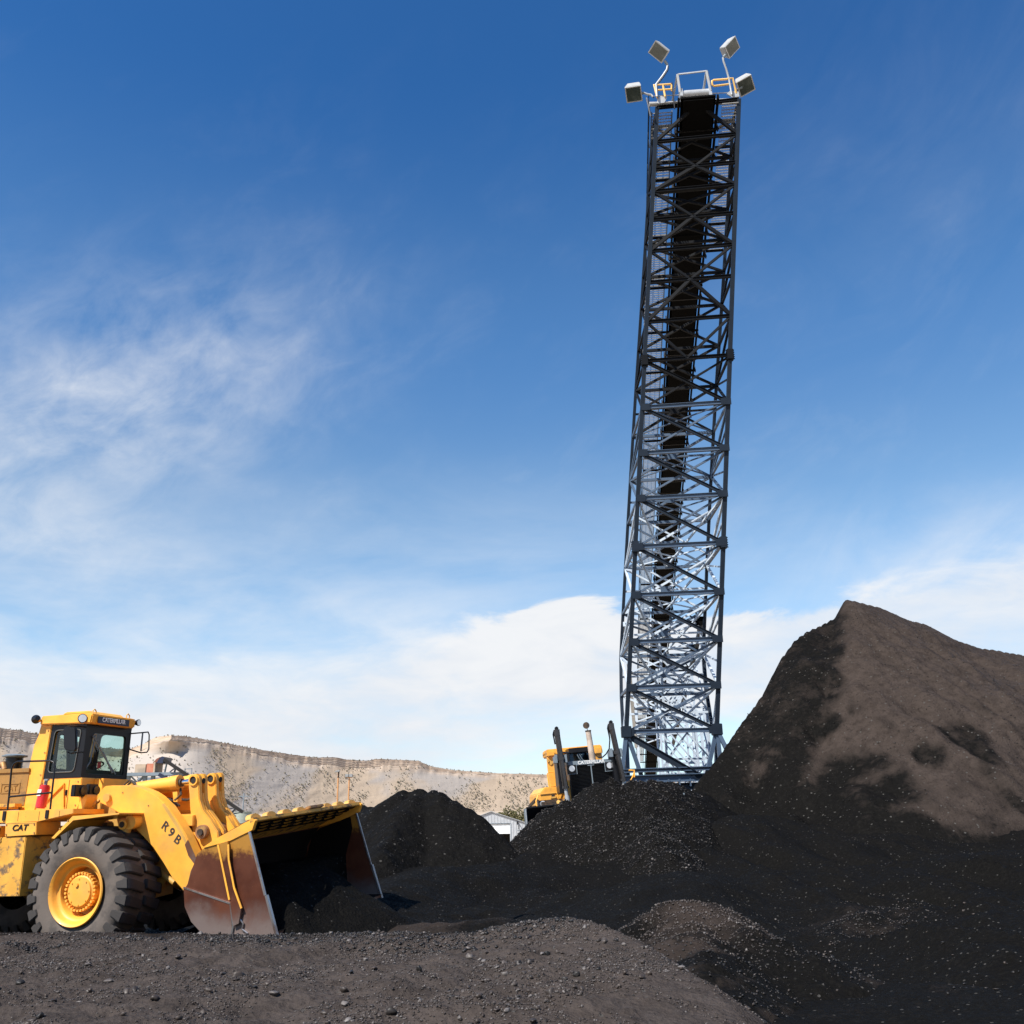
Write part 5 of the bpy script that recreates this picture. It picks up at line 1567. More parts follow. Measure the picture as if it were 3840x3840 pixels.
l = MB().box(-.75, -.45, -1.70, -1.44, 0.78, 1.0).build('lamp_guard', 'black', DZ, bevel=.015)
MB().cyl((-.45, -1.55, 0.89), (-.38, -1.55, 0.89), 0.105, 20, .09).build('side_lamp', 'lens', l, 40)
MB().tube([(-.5, -1.74, 0.74), (-.48, -1.76, 1.0), (-.6, -1.66, 1.18)], .022, 6).build('lamp_guard_bar', 'yellow', DZ, 60)
MB().tube([(-.65, -1.02, .95), (-.62, -1.05, 1.2), (-.65, -.88, 1.45), (-.65, -.78, 1.48)], .018, 6).build('conduit', 'yellow', DZ, 60)
MB().cyl((-.6, -.86, 1.42), (-.5, -.86, 1.42), .045, 12).build('tail_lamp', 'red', DZ, 40)
for sg in (-1, 1):
    y0, y1 = (-1.62, -0.95) if sg < 0 else (0.95, 1.62)
    tk = empty('track'); tk.parent = DZ
    MB().prism([(-4.0, 0.15), (0.1, 0.15), (0.25, 0.4), (0.1, 0.72), (-1.8, 0.95), (-4.0, 0.72), (-4.2, 0.4)], y0 + .1, y1 - .1).build('track_frame', 'yellow_dull', tk, bevel=.03)
    pts = [(-4.05, 0.0), (0.15, 0.0), (0.36, 0.15), (0.40, 0.4), (0.34, 0.65), (0.12, 0.84), (-1.8, 1.04), (-4.0, 0.84), (-4.3, 0.6), (-4.3, 0.2)]
    shoe = None
    for a, b in zip(pts, pts[1:] + pts[:1]):
        L = math.hypot(b[0] - a[0], b[1] - a[1]); n = max(1, int(L / 0.22))
        for i in range(n):
            k = (i + .5) / n
            p = (a[0] + (b[0] - a[0]) * k, a[1] + (b[1] - a[1]) * k)
            if shoe is None:
                shoe = MB().box(-.1, .1, y0, y1, -.02, .02).box(-.015, .015, y0, y1, -.08, -.02).build('track_shoe', 'grime', tk); o = shoe
            else:
                o = bpy.data.objects.new('track_shoe', shoe.data); COL.objects.link(o); o.parent = tk
            o.location = (p[0], 0, p[1]); o.rotation_euler = (0, -math.atan2(b[1] - a[1], b[0] - a[0]), 0)
# blade
bl = []
for i in range(9):
    k = i / 8
    z = -0.55 + 1.36 * k
    bl.append((2.2 - 0.30 * math.sin(math.pi * k) + 0.02, z))
bpoly = bl + [(x - .05, z) for x, z in bl[::-1]]
MB().prism(bpoly, -2.40, 2.2).build('blade', 'black', DZ, 40)
MB().box(1.9, 2.3, -2.44, -2.40, -0.5, 0.80).box(1.9, 2.3, 2.2, 2.24, -.5, .8).build('blade_side', 'greysteel', DZ, bevel=.006)
MB().bar((2.315, -2.43, 0.78), (2.315, -2.43, -.5), .03, .02).build('blade_edge', 'steel_light', DZ)
MB().box(2.12, 2.24, -2.40, 2.2, 0.80, 0.84).build('blade_cap', 'black', DZ, bevel=.01)
MB().bar((0.0, -1.75, .35), (2.05, -1.75, .15), .2, .25).bar((0.0, 1.75, .35), (2.05, 1.75, .15), .2, .25).cyl((.5, -1.2, .9), (2.0, -1.2, .5), .07, 12).build('push_arm', 'yellow_dull', DZ, bevel=.01)
MB().tube([(1.0, .98, 1.62), (1.0, 1.14, 1.60), (1.0, 1.12, 1.4)], .03, 6).tube([(1.0, 1.12, 1.52), (1.0, 1.06, 1.40), (1.0, 1.0, 1.32)], .025, 6).build('step_bracket', 'yellow', DZ, 60)

# ================================================================== stacking conveyor
CV = empty('stacking_conveyor', (6.4, 37.5, 0.0))
tag(CV, 'tall blue grey lattice stacking conveyor tower rising above the coal heaps', 'conveyor')
O_ = Vector((6.4, 37.5, 0.0))


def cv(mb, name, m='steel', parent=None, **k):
    if m == 'steel':  # shade painted in: darker steel chosen by member kind and height
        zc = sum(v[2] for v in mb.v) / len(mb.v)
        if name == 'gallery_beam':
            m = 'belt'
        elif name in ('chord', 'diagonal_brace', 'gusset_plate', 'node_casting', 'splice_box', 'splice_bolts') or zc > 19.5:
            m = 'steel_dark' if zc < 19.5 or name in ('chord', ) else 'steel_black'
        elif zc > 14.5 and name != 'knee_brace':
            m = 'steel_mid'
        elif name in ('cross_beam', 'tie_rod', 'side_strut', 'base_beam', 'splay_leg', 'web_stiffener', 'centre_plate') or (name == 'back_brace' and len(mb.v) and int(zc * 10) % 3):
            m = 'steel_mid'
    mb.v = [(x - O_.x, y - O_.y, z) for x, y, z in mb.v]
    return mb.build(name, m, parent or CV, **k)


def LN(z): return Vector((3.92 + 0.0872 * z, 39.95 - 0.1585 * z, z))


def RN(z): return LN(z) + Vector((3.52, -0.42, 0))


def depth(z): return float(np.interp(z, [5.45, 8.3, 12, 16, 20, 25, 32], [0.9, 3.7, 3.7, 3.5, 3.1, 2.2, 1.3]))


def LF(z): return LN(z) + Vector((-0.02, depth(z), 0.0))


def RFr(z): return RN(z) + Vector((0.02, depth(z), 0.0))


zs = [5.45, 7.16, 8.95, 10.81, 12.76, 14.74, 16.63, 18.56, 20.56, 22.26, 24.0, 25.4, 26.8, 28.1, 29.1, 30.4, 32.0]
UPN = (0, -1, 0)
# legs / chords: one per bay run
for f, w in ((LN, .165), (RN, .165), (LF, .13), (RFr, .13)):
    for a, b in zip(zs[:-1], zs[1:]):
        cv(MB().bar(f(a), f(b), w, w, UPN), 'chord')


def gusset(p, w=0.36, h=0.30, t=0.03, dy=-0.115):
    cv(MB().box(p.x - w / 2, p.x + w / 2, p.y + dy - t, p.y + dy, p.z - h / 2, p.z + h / 2), 'gusset_plate')


n_b = len(zs) - 1
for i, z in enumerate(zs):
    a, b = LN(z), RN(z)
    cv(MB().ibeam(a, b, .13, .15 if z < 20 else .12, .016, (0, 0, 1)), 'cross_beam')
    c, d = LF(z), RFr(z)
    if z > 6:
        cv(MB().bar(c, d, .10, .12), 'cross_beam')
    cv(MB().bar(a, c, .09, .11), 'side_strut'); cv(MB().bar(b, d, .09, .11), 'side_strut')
    if i < n_b:
        z2 = zs[i + 1]
        if z < 20:
            gusset(a + Vector((.12, 0, -.02))); gusset(b + Vector((-.12, 0, -.02)), .42, .28)
        # front bay bracing
        if z < 20.0:
            cv(MB().ibeam(LN(z2), RN(z), .11, .12, .014), 'diagonal_brace')          # heavy, falling to the right
            mid = (LF(z) + RFr(z2)) / 2
            cv(MB().bar(LN(z) + Vector((0, .16, 0)), RN(z2) + Vector((0, .16, 0)), .07, .08), 'tie_rod')
            cv(MB().bar(LF(z), RFr(z2), .10, .10), 'back_brace'); cv(MB().bar(LF(z2), RFr(z), .08, .08), 'back_brace')
            cv(MB().box(mid.x - .20, mid.x + .20, mid.y - .08, mid.y - .055, mid.z - .13, mid.z + .14), 'centre_plate')
            zm = (z + z2) / 2
            cv(MB().bar(LF(zm), RFr(zm), .07, .08), 'mid_beam')
            if z < 13:
                mb = (LF(z) + RFr(z)) / 2; mt = (LN(z2) + RN(z2)) / 2
                cv(MB().bar(mb, LN(z2), .07, .07), 'knee_brace'); cv(MB().bar(mb, RN(z2), .07, .07), 'knee_brace')
                cv(MB().bar(LN(z).lerp(LF(z), .5), RN(z2).lerp(RFr(z2), .5), .08, .09), 'inner_brace')
                cv(MB().bar(RN(z).lerp(RFr(z), .6), LN(z2).lerp(LF(z2), .6), .06, .07), 'inner_brace')
            # horizontal bracing of the bay
            cv(MB().bar(LN(z), RFr(z), .05, .05), 'plan_brace'); cv(MB().bar(RN(z), LF(z), .05, .05), 'plan_brace')
        else:
            top = i == n_b - 1
            if i % 2 == 0:
                m_ = (LN(z) + RN(z)) / 2
                cv(MB().bar(LN(z2), m_, .09, .10), 'diagonal_brace'); cv(MB().bar(RN(z2), m_, .09, .10), 'diagonal_brace')
            else:
                m_ = (LN(z2) + RN(z2)) / 2
                cv(MB().bar(LN(z), m_, .12, .13), 'diagonal_brace'); cv(MB().bar(RN(z), m_, .12, .13), 'diagonal_brace')
            cv(MB().bar(LF(z), RFr(z2), .09, .10), 'back_brace'); cv(MB().bar(LF(z2), RFr(z), .09, .10), 'back_brace')
        # side faces
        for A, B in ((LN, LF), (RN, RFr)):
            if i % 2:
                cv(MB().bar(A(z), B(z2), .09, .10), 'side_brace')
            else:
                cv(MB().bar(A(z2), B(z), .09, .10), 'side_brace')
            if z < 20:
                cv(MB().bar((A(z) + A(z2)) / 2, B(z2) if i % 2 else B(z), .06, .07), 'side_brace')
# bolted splices
for z in (12.76, 20.56):
    for f in (LN, RN):
        p = f(z)
        cv(MB().box(p.x - .14, p.x + .14, p.y - .14, p.y + .14, p.z - .24, p.z + .24), 'splice_box', bevel=.02)
        bo = MB()
        for k in range(5):
            for s in (-1, 1):
                bo.cyl((p.x + .14 * s, p.y - .05, p.z - .20 + .10 * k), (p.x + .18 * s, p.y - .05, p.z - .20 + .10 * k), .022, 6)
        cv(bo, 'splice_bolts')
# splayed legs and base
zj = 5.45
jl, jr = LN(zj), RN(zj)
fl = [Vector((3.75, 39.0, 1.4)), Vector((5.65, 39.4, 1.4)), Vector((4.3, 41.2, 1.4)), Vector((4.4, 39.6, 1.4))]
frr = [Vector((8.95, 38.0, 2.6)), Vector((6.95, 38.9, 2.2)), Vector((7.9, 40.2, 2.0)), Vector((8.0, 38.5, 2.0))]
for j, F in ((jl, fl), (jr, frr)):
    for k, q in enumerate(F):
        cv(MB().bar(j, q, .15, .17, UPN), 'splay_leg')
    cv(MB().box(j.x - .2, j.x + .2, j.y - .17, j.y + .17, j.z - .22, j.z + .22), 'node_casting', bevel=.02)
cv(MB().ibeam(jl + Vector((0, 0, -.1)), Vector((7.3, 38.6, 3.55)), .2, .24, .02), 'diagonal_brace')
for z, h, y in ((3.95, .12, 38.7), (3.62, .26, 38.6), (3.30, .24, 38.9)):
    cv(MB().ibeam((4.2, y + .3, z), (7.7, y, z + .04), .28, h, .03), 'base_beam')
for i in range(9):
    x = 4.6 + i * .42
    cv(MB().box(x, x + .05, 38.55, 38.95, 3.32, 3.6), 'web_stiffener')
for i, (x0, x1, z) in enumerate(((5.6, 8.2, 2.95), (5.8, 8.0, 2.72), (6.0, 8.2, 2.45), (6.1, 8.3, 2.15), (6.2, 8.3, 1.85))):
    cv(MB().ibeam((x0, 40.5 + i * .7, z), (x1, 40.2 + i * .7, z + .05), .2, .12, .02), 'base_beam')
for i in range(8):
    x = 6.0 + .28 * i
    cv(MB().bar((x, 40.6, 3.1), (x + .05, 42.5, 1.2), .06, .08), 'base_post')

# conveyor gallery: belt, stringers, idlers, walkway
P1 = Vector((8.511, 35.34, 31.69)); DR = Vector((0.0957, 0.9707, -0.2203)); DR.normalize()
SX = DR.cross(Vector((0, 0, 1))).normalized()            # to the right
NU = SX.cross(DR).normalized()
P0 = P1 - DR * 1.2
Lb = 138.0


def G(s, a, h=0.0): return P0 + DR * s + SX * a + NU * h


cv(MB().bar(G(0, 0, .0), G(Lb, 0, .0), 1.50, .10, NU), 'belt', 'belt')
cv(MB().bar(G(0, 0, -.22), G(Lb, 0, -.22), 1.30, .03, NU), 'return_belt', 'belt')
for a in (-.84, .84):
    cv(MB().bar(G(0, a, -.1), G(Lb, a, -.1), .08, .26, NU), 'stringer', 'belt')
M['idler'] = mat('idler_frames', (0.006, 0.006, 0.007), 0.8, col2=(.6, .6, .6), nscale=0.9, nmix=(.62, .66))
idl = None
pos_ = [1.6 + i * 1.55 for i in range(60)]
for i, s in enumerate(pos_):
    q = G(s, 0, -.20)
    if idl is None:
        e0 = MB().bar(-SX * .98, SX * .98, .07, .10, NU).bar(-SX * .93 - NU * .12, -SX * .93 + NU * .25, .06, .10, DR).bar(SX * .93 - NU * .12, SX * .93 + NU * .25, .06, .10, DR).cyl(-SX * .75 + NU * .08, SX * .75 + NU * .08, .06, 8)
        idl = e0.build('idler_frame', 'idler', CV); o = idl
        idl2 = e0.build('idler_frame', 'belt', CV); idl2.location = q - O_
    else:
        o = bpy.data.objects.new('idler_frame', idl.data if s < 45 else idl2.data); COL.objects.link(o); o.parent = CV
    o.location = q - O_
# walkway on the left, open grating
WA, WB = -1.12, -2.02
wk = MB()
for a in (WA, WB):
    cv(MB().bar(G(0.5, a, -.16), G(Lb, a, -.16), .05, .14, NU), 'walkway_beam')


def grate(s0, s1, a0, a1, name, nb=14):
    g_ = MB()
    n = int((s1 - s0) / 0.16)
    for i in range(nb + 1):
        a = a0 + (a1 - a0) * i / nb
        g_.bar(G(s0, a, -.10), G(s1, a, -.10), .012, .03, NU)
    for i in range(n + 1):
        s = s0 + (s1 - s0) * i / n
        g_.bar(G(s, a0, -.10), G(s, a1, -.10), .028, .028, NU)
    cv(g_, name, 'grating', recalc=False)


sp = 0.6
while sp < 100:
    grate(sp, sp + 3.55, WA, WB, 'walkway_grating', 13 if sp < 60 else 8)
    cv(MB().bar(G(sp + 3.6, WB, -.24), G(sp + 3.6, .9, -.24), .08, .12, NU), 'gallery_beam')
    sp += 3.6
rl_ = MB()
for i in range(54):
    s = .6 + i * 1.8
    rl_.bar(G(s, WB - .04, -.1), G(s, WB - .04, 1.0), .035, .035, DR)
cv(rl_, 'railing_posts', 'steel_dark')['kind'] = 'stuff'
for h in (.5, 1.0):
    cv(MB().bar(G(.5, WB - .04, h), G(98, WB - .04, h), .035, .035, NU), 'railing', 'steel_dark')
# right hand head platform
grate(0.4, 9.0, 1.05, 1.75, 'platform_grating', 10)
for s in (2.6, 5.2, 7.2, 9.0):
    cv(MB().bar(G(s, .9, -.2), G(s, 1.8, -.2), .08, .12, NU), 'gallery_beam')
# mesh side guard seen on the left of the head
gm = MB()
for i in range(60):
    z = 21.5 + i * .17
    gm.bar(LN(z) + Vector((.02, .35, 0)), LN(z) + Vector((.02, .35 + .5 * depth(z) / 1.6, .02)), .03, .05)
cv(gm, 'side_guard_mesh', 'grating', recalc=False)['kind'] = 'stuff'
# gallery support chords running back and down behind the tower
ca0, ca1 = Vector(at(2634, 2330, 42.3)), Vector(at(2524, 2790, 70))
cb0, cb1 = Vector(at(2345, 2340, 42.3)), Vector(at(2385, 2800, 70))
N = 7
for k in range(N):
    t0, t1 = k / N, (k + 1) / N
    A0, A1 = ca0.lerp(ca1, t0), ca0.lerp(ca1, t1); B0, B1 = cb0.lerp(cb1, t0), cb0.lerp(cb1, t1)
    s0 = (A0.y - P0.y) / DR.y; s1 = (A1.y - P0.y) / DR.y
    T0, T1 = G(s0, .95, -.3), G(s1, .95, -.3); U0, U1 = G(s0, -2.0, -.3), G(s1, -2.0, -.3)
    cv(MB().bar(A0, A1, .2, .2), 'gallery_chord', 'steel_dark'); cv(MB().bar(B0, B1, .2, .2), 'gallery_chord')
    cv(MB().bar(A0, B0, .08, .09), 'gallery_cross_beam', 'steel_mid')
    cv(MB().bar(A0, B1, .06, .08), 'gallery_brace'); cv(MB().bar(B0, A1, .06, .08), 'gallery_brace', 'steel_mid')
    sg_ = MB()
    for j in range(5):
        a = j * 1.25
        sg_.bar(A0, A0 + Vector((-.55 * abs(math.cos(a)) - .1, 0, .42 * math.sin(a))), .10, .04)
    sg_.box(A0.x - .3, A0.x + .1, A0.y - .12, A0.y - .1, A0.z - .2, A0.z + .2)
    cv(sg_, 'node_plate', 'belt')
# light cross bracing between the trestle legs under the gallery
for k in range(5):
    y = 43.0 + 3.4 * k
    t_ = (y - ca0.y) / (ca1.y - ca0.y)
    A, B = ca0.lerp(ca1, t_), cb0.lerp(cb1, t_)
    B = A.lerp(B, .56)
    for z0, z1 in ((2.4, 4.6), (4.6, 6.8), (6.8, 9.0)):
        if z1 > A.z + 0.4:
            continue
        cv(MB().bar((A.x, y, z0), (B.x, y, z1), .05, .07), 'trestle_brace'); cv(MB().bar((B.x, y, z0), (A.x, y, z1), .05, .07), 'trestle_brace')
        cv(MB().bar((A.x, y, z1), (B.x, y, z1), .06, .08), 'trestle_beam')
        if k % 2 == 0:
            cv(MB().bar((A.x, y, z0), (A.x, y + 1.9, z1), .05, .06), 'trestle_brace')
    if k % 2 == 0:
        cv(MB().bar((A.x, y, 0), (A.x, y, A.z), .10, .10), 'trestle_leg'); cv(MB().bar((B.x, y, 0), (B.x, y, B.z), .10, .10), 'trestle_leg')
# bents carrying the gallery further back
for D_, xs in ((84, (2396, 2500)),):
    for x in xs:
        q = Vector(at(x, 2860, D_))
        cv(MB().bar((q.x, q.y, -2), (q.x, q.y, q.z + 5), .2, .2), 'bent_post')
for x, y0 in ((2592, 2660), (2604, 2680), (2628, 2700), (2640, 2650)):
    q = Vector(at(x, y0, 52))
    cv(MB().bar((q.x, q.y, 0), q, .14, .16), 'access_post')
for z in (4.1, 5.0, 5.9, 6.8):
    a, b = Vector(at(2585, 2900, 52)), Vector(at(2660, 2900, 52))
    cv(MB().bar((a.x, a.y, z), (b.x, b.y, z + .3), .08, .10), 'access_beam')
    cv(MB().bar((a.x, a.y, z), (b.x, b.y, z + .9), .06, .06), 'access_brace')

# head frame
tL, tR = Vector((6.39, 34.66, 32.18)), Vector((10.25, 34.62, 32.18))
cv(MB().cyl(tL + Vector((0, .3, .08)), tR + Vector((0, .3, .08)), .10, 14).cyl(tL + Vector((.25, -.02, -.14)), tR + Vector((0, -.02, -.02)), .05, 10), 'head_beam', 'steel_light', smooth=40)
cv(MB().prism([(6.7, 31.95), (6.98, 31.98), (7.12, 32.25), (6.85, 32.35), (6.68, 32.2)], 34.55, 34.60).prism([(10.3, 32.25), (10.28, 32.5), (9.9, 32.55), (9.75, 32.40), (10.0, 32.2)], 34.55, 34.60), 'corner_plate', 'steel_light')
cv(MB().bar((7.71, 34.55, 32.5), (7.61, 34.31, 33.27), .10, .10).bar((9.06, 34.54, 32.55), (8.89, 34.27, 33.39), .10, .10).bar((7.61, 34.31, 33.27), (8.89, 34.27, 33.39), .05, .06).bar((7.48, 35.3, 32.6), (7.6, 34.33, 33.25), .08, .08).bar(
    (8.8, 35.3, 32.6), (8.88, 34.3, 33.36), .08, .08), 'head_bracket', 'rustred' if False else 'steel_light')
cv(MB().cyl((7.78, 34.75, 32.52), (9.02, 34.72, 32.58), .20, 18).box(7.7, 7.82, 34.5, 34.95, 32.3, 32.7).box(8.98, 9.1, 34.5, 34.95, 32.3, 32.75), 'head_pulley', 'steel_light', smooth=40)
cv(MB().cyl((6.6, 34.7, 32.47), (9.9, 34.66, 32.55), .025, 6), 'conduit', 'steel_light', smooth=50)


def hoop(pts, name='head_railing'):
    cv(MB().tube(pts, .045, 8), name, 'rail', smooth=60)


hoop([(6.68, 34.5, 32.2), (6.56, 34.45, 32.84), (7.30, 34.44, 32.87), (7.34, 34.46, 32.80), (7.34, 34.5, 32.55)])
cv(MB().cyl((6.96, 34.45, 32.85), (7.03, 34.5, 32.25), .045, 8).cyl((6.62, 34.47, 32.58), (7.33, 34.47, 32.62), .04, 8), 'head_railing', 'rail', smooth=60)
hoop([(9.95, 34.4, 33.06), (9.20, 34.39, 33.0), (9.12, 34.4, 32.96), (9.12, 34.42, 32.76), (9.2, 34.43, 32.71), (9.95, 34.44, 32.82)])
hoop([(9.8, 34.38, 33.05), (10.03, 34.37, 33.07), (10.13, 34.5, 32.66), (10.17, 34.58, 32.42)])
cv(MB().cyl((7.36, 34.45, 32.95), (7.40, 34.5, 31.6), .03, 6), 'whip_pole', 'black')


def floodlight(label, foot, pts, head, face, up, w=.82, h=.82):
    """area light: tapered pale housing, gasketed glass front, knuckle and conduit arm"""
    w, h = w * .9, h * .9
    rt = empty('floodlight', foot)
    tag(rt, label, 'floodlight', 'floodlights on the conveyor head')
    f = Vector(foot)
    MB().tube([Vector(p) - f for p in pts], .045, 8).build('arm', 'steel_light', rt, 60)
    MB().tube([Vector(p) - f + Vector((.05, .05, -.02)) for p in pts], .018, 5).build('cable', 'black', rt, 60)
    n = Vector(face).normalized(); u = Vector(up); u = (u - n * u.dot(n)).normalized(); s_ = n.cross(u)
    c = Vector(head) - f

    def rect(o, a, b):
        return [c + n * o + s_ * (i * a) + u * (j * b) for i, j in ((-1, -1), (1, -1), (1, 1), (-1, 1))]
    m = MB()
    rings = [rect(-.50, w * .26, h * .30), rect(-.44, w * .40, h * .42), rect(-.14, w * .51, h * .51), rect(-.04, w * .53, h * .53)]
    vs = [v for r in rings for v in r]
    fs = [(3, 2, 1, 0), (12, 13, 14, 15)]
    for k in range(3):
        for i in range(4):
            fs.append((k * 4 + i, k * 4 + (i + 1) % 4, k * 4 + 4 + (i + 1) % 4, k * 4 + 4 + i))
    m.add(vs, fs)
    hh = m.build('housing', 'lamp_shell', rt, bevel=.02)
    dm = MB()
    o0, o1 = rect(-.04, w * .53, h * .53), rect(.0, w * .53, h * .53)
    i0, i1 = rect(-.04, w * .46, h * .46), rect(.0, w * .46, h * .46)
    vs = o0 + o1 + i0 + i1; fs = []
    for i in range(4):
        j = (i + 1) % 4
        fs += [(i, j, 4 + j, 4 + i), (4 + i, 4 + j, 12 + j, 12 + i), (8 + i, 12 + i, 12 + j, 8 + j), (i, 8 + i, 8 + j, j)]
    dm.add(vs, fs).build('door_frame', 'steel_light', hh, bevel=.006)
    MB().add(rect(-.012, w * .465, h * .465), [(0, 1, 2, 3)]).build('lens', 'glass_lamp', hh)
    e_ = Vector(pts[-1]) - f
    MB().cyl(e_ - (e_ - c).normalized() * .02, e_ + (c - e_).normalized() * .22, .06, 10).build('knuckle', 'greysteel', rt, 40)
    return rt


def V3(*a): return Vector(a)


floodlight('upper left floodlight on a curved arm above the conveyor head', (6.66, 34.43, 32.2), [(6.66, 34.43, 32.2), (6.66, 34.43, 32.87), (6.95, 34.3, 33.2), (7.14, 34.2, 33.45), (7.18, 34.17, 33.66)],
           (6.78, 33.95, 34.17), (-.42, -.50, -.66), (-.58, 0, .82), .62, .82)
floodlight('upper right floodlight tilted towards the sky, on a bent arm', (9.92, 34.4, 32.2), [(9.92, 34.4, 32.2), (9.87, 34.38, 33.03), (9.76, 34.25, 33.45), (9.63, 34.1, 33.75), (9.62, 34.08, 33.92)],
           (10.05, 33.95, 34.36), (.55, -.62, -.50), (.62, 0, .78), .60, .82)
floodlight('lower left floodlight with a bright domed top, out on a short arm', (6.5, 34.55, 32.3), [(6.5, 34.55, 32.3), (6.42, 34.55, 32.42), (6.28, 34.55, 32.44), (6.12, 34.55, 32.52)],
           (5.66, 34.5, 32.40), (-.12, -.28, -.95), (.25, 1, 0), .74, .78)
floodlight('lower right floodlight beside the yellow head railing', (10.16, 34.6, 32.4), [(10.16, 34.6, 32.4), (10.18, 34.58, 32.62), (10.24, 34.56, 32.66)],
           (10.60, 34.45, 32.70), (.16, -.42, -.88), (.30, 1, .2), .74, .80)
cv(MB().cyl((6.22, 34.6, 32.3), (6.38, 34.8, 31.5), .03, 6), 'conduit', 'steel_light')

# ================================================================== shed
SH = empty('shed', (-2.2, 127.0, -2.0))
tag(SH, 'grey gabled metal shed with a half open white roller door', 'shed')


def shx(px, py, D=120): return Vector(at(px, py, D)) - SH.location


pk_ = shx(1842, 3045); lx, rxx = shx(1700, 3100), shx(1970, 3086)
zb = 0.0; zr = rxx.z; yf = pk_.y
xl = pk_.x - (rxx.x - pk_.x) * 1.0
d0 = shx(1790, 3088).x - 2.6; d1 = shx(1915, 3088).x; dz = shx(1915, 3088).z; dm_ = shx(1912, 3126).z
# front wall in vertical ribbed sheets, each a panel
npan = 22
W_ = rxx.x - xl
ribs = None
def roofz(x): return pk_.z + (zr - pk_.z) * abs(x - pk_.x) / (rxx.x - pk_.x)
for i in range(npan):
    a = xl + W_ * i / npan; b = xl + W_ * (i + 1) / npan
    mid = (a + b) / 2
    lo = dz if d0 < mid < d1 else zb
    g_ = MB().add([(a, yf, lo), (b, yf, lo), (b, yf, roofz(b)), (a, yf, roofz(a)), (a, yf + .05, lo), (b, yf + .05, lo), (b, yf + .05, roofz(b)), (a, yf + .05, roofz(a))],
                  [(0, 1, 2, 3), (4, 7, 6, 5), (0, 4, 5, 1), (3, 2, 6, 7), (0, 3, 7, 4), (1, 5, 6, 2)])
    g_.bar((b, yf - .02, lo), (b, yf - .02, roofz(b)), .05, .04)
    g_.build('wall_sheet', 'shed', SH)
MB().box(xl, xl + .05, yf + .06, yf + 14, zb, zr).box(rxx.x - .05, rxx.x, yf + .06, yf + 14, zb, zr).box(xl + .06, rxx.x - .06, yf + 13.9, yf + 14, zb, zr).build('side_wall', 'shed', SH)
for s in (-1, 1):
    ex_ = pk_.x + s * (rxx.x - pk_.x + .15)
    MB().add([(pk_.x, yf - .2, pk_.z + .04), (ex_, yf - .2, zr - .02), (ex_, yf + 14.2, zr - .02), (pk_.x, yf + 14.2, pk_.z + .04), (pk_.x, yf - .2, pk_.z + .10), (ex_, yf - .2, zr + .04), (ex_, yf + 14.2, zr + .04), (pk_.x, yf + 14.2, pk_.z + .10)],
             [(0, 3, 2, 1), (4, 5, 6, 7), (0, 1, 5, 4), (1, 2, 6, 5), (2, 3, 7, 6), (3, 0, 4, 7)]).build('roof', 'shed', SH)
MB().box(d0, d1, yf + .12, yf + .2, dm_, dz - .05).build('roller_door', 'shed_white', SH)
MB().box(d0, d1, yf - .03, yf + .1, dz, dz + .06).box(d1, d1 + .08, yf - .03, yf + .1, zb, dz).build('door_trim', 'greysteel', SH)
MB().box(xl + .2, rxx.x - .2, yf + 4, yf + 4.1, zb, zr - .1).build('interior_wall', 'dark', SH)
lp = shx(1942, 3083)
MB().tube([(lp.x, yf, lp.z), (lp.x, yf - .5, lp.z + .1), (lp.x - .1, yf - .7, lp.z - .1)], .06, 6).box(lp.x - .12, lp.x + .08, yf - .8, yf - .6, lp.z - .3, lp.z - .05).tube([(lp.x + .1, yf - .05, lp.z - .3), (lp.x + .1, yf - .05, lp.z - .8)], .05, 5).build('wall_lamp', 'black', SH, 50)
for k in range(4):
    MB().box(lp.x - .1, lp.x + .25, yf - .05, yf - .01, lp.z - 1.0 - .62 * k, lp.z - .95 - .62 * k).build('step_rung', 'greysteel', SH)

# lamp poles behind the heap
for lab, px, py, wv in (('left of the two thin yard lamp poles, with its lamp turned to the left', 1269, 2893, 0), ('right of the two thin yard lamp poles, with a broad grey lamp head', 1310, 2905, 1)):
    q = Vector(at(px, py, 110))
    lpz = empty('yard_lamp', (q.x, q.y, -1.5)); tag(lpz, lab, 'lamp pole', 'yard lamp poles')
    hh = q.z + 1.5
    MB().cyl((0, 0, 0), (0, 0, hh - .2), .11, 10, .08).build('pole', 'wood', lpz, 40)
    if wv:
        MB().box(-.42, -.05, -.3, .1, hh - .28, hh + .06).box(.03, .40, -.3, .1, hh - .28, hh + .06).build('lamp_head', 'lamp_grey', lpz, bevel=.03)
        MB().box(-.35, .35, -.05, .05, hh - .34, hh - .28).build('cross_arm', 'wood', lpz)
    else:
        MB().prism([(-.38, hh - .10), (.15, hh - .05), (.22, hh + .10), (.05, hh + .16), (-.32, hh + .05)], -.3, .1).build('lamp_head', 'lamp_grey', lpz, bevel=.03)
        MB().cyl((0, 0, hh - .7), (0.05, 0, hh), .09, 8).build('bracket', 'black', lpz, 40)
q = Vector(at(915, 2975, 150)); up_ = empty('utility_pole', (q.x, q.y, -2)); tag(up_, 'slender grey utility pole between the loader linkage and the distant mesa', 'pole')
MB().cyl((0, 0, 0), (0, 0, q.z + 2), .13, 8, .09).build('pole', 'greysteel', up_, 40); MB().box(-.8, .8, -.05, .05, q.z + 1.5, q.z + 1.62).build('crossarm', 'greysteel', up_)

# ================================================================== transfer conveyor behind the loader
M['rust_faded'] = mat('faded_rust_sheet', (0.30, 0.12, 0.085), .8, col2=(.22, .12, .10), nscale=1.5)
TC = empty('transfer_conveyor', (-26, 72.4, -1.5)); tag(TC, 'slate blue transfer station with an inclined conveyor behind the loader', 'conveyor')


def tp(px, py, D=70): return Vector(at(px, py, D)) - TC.location


def seg(a, b, w, h): return MB().bar(a, b, w, h)


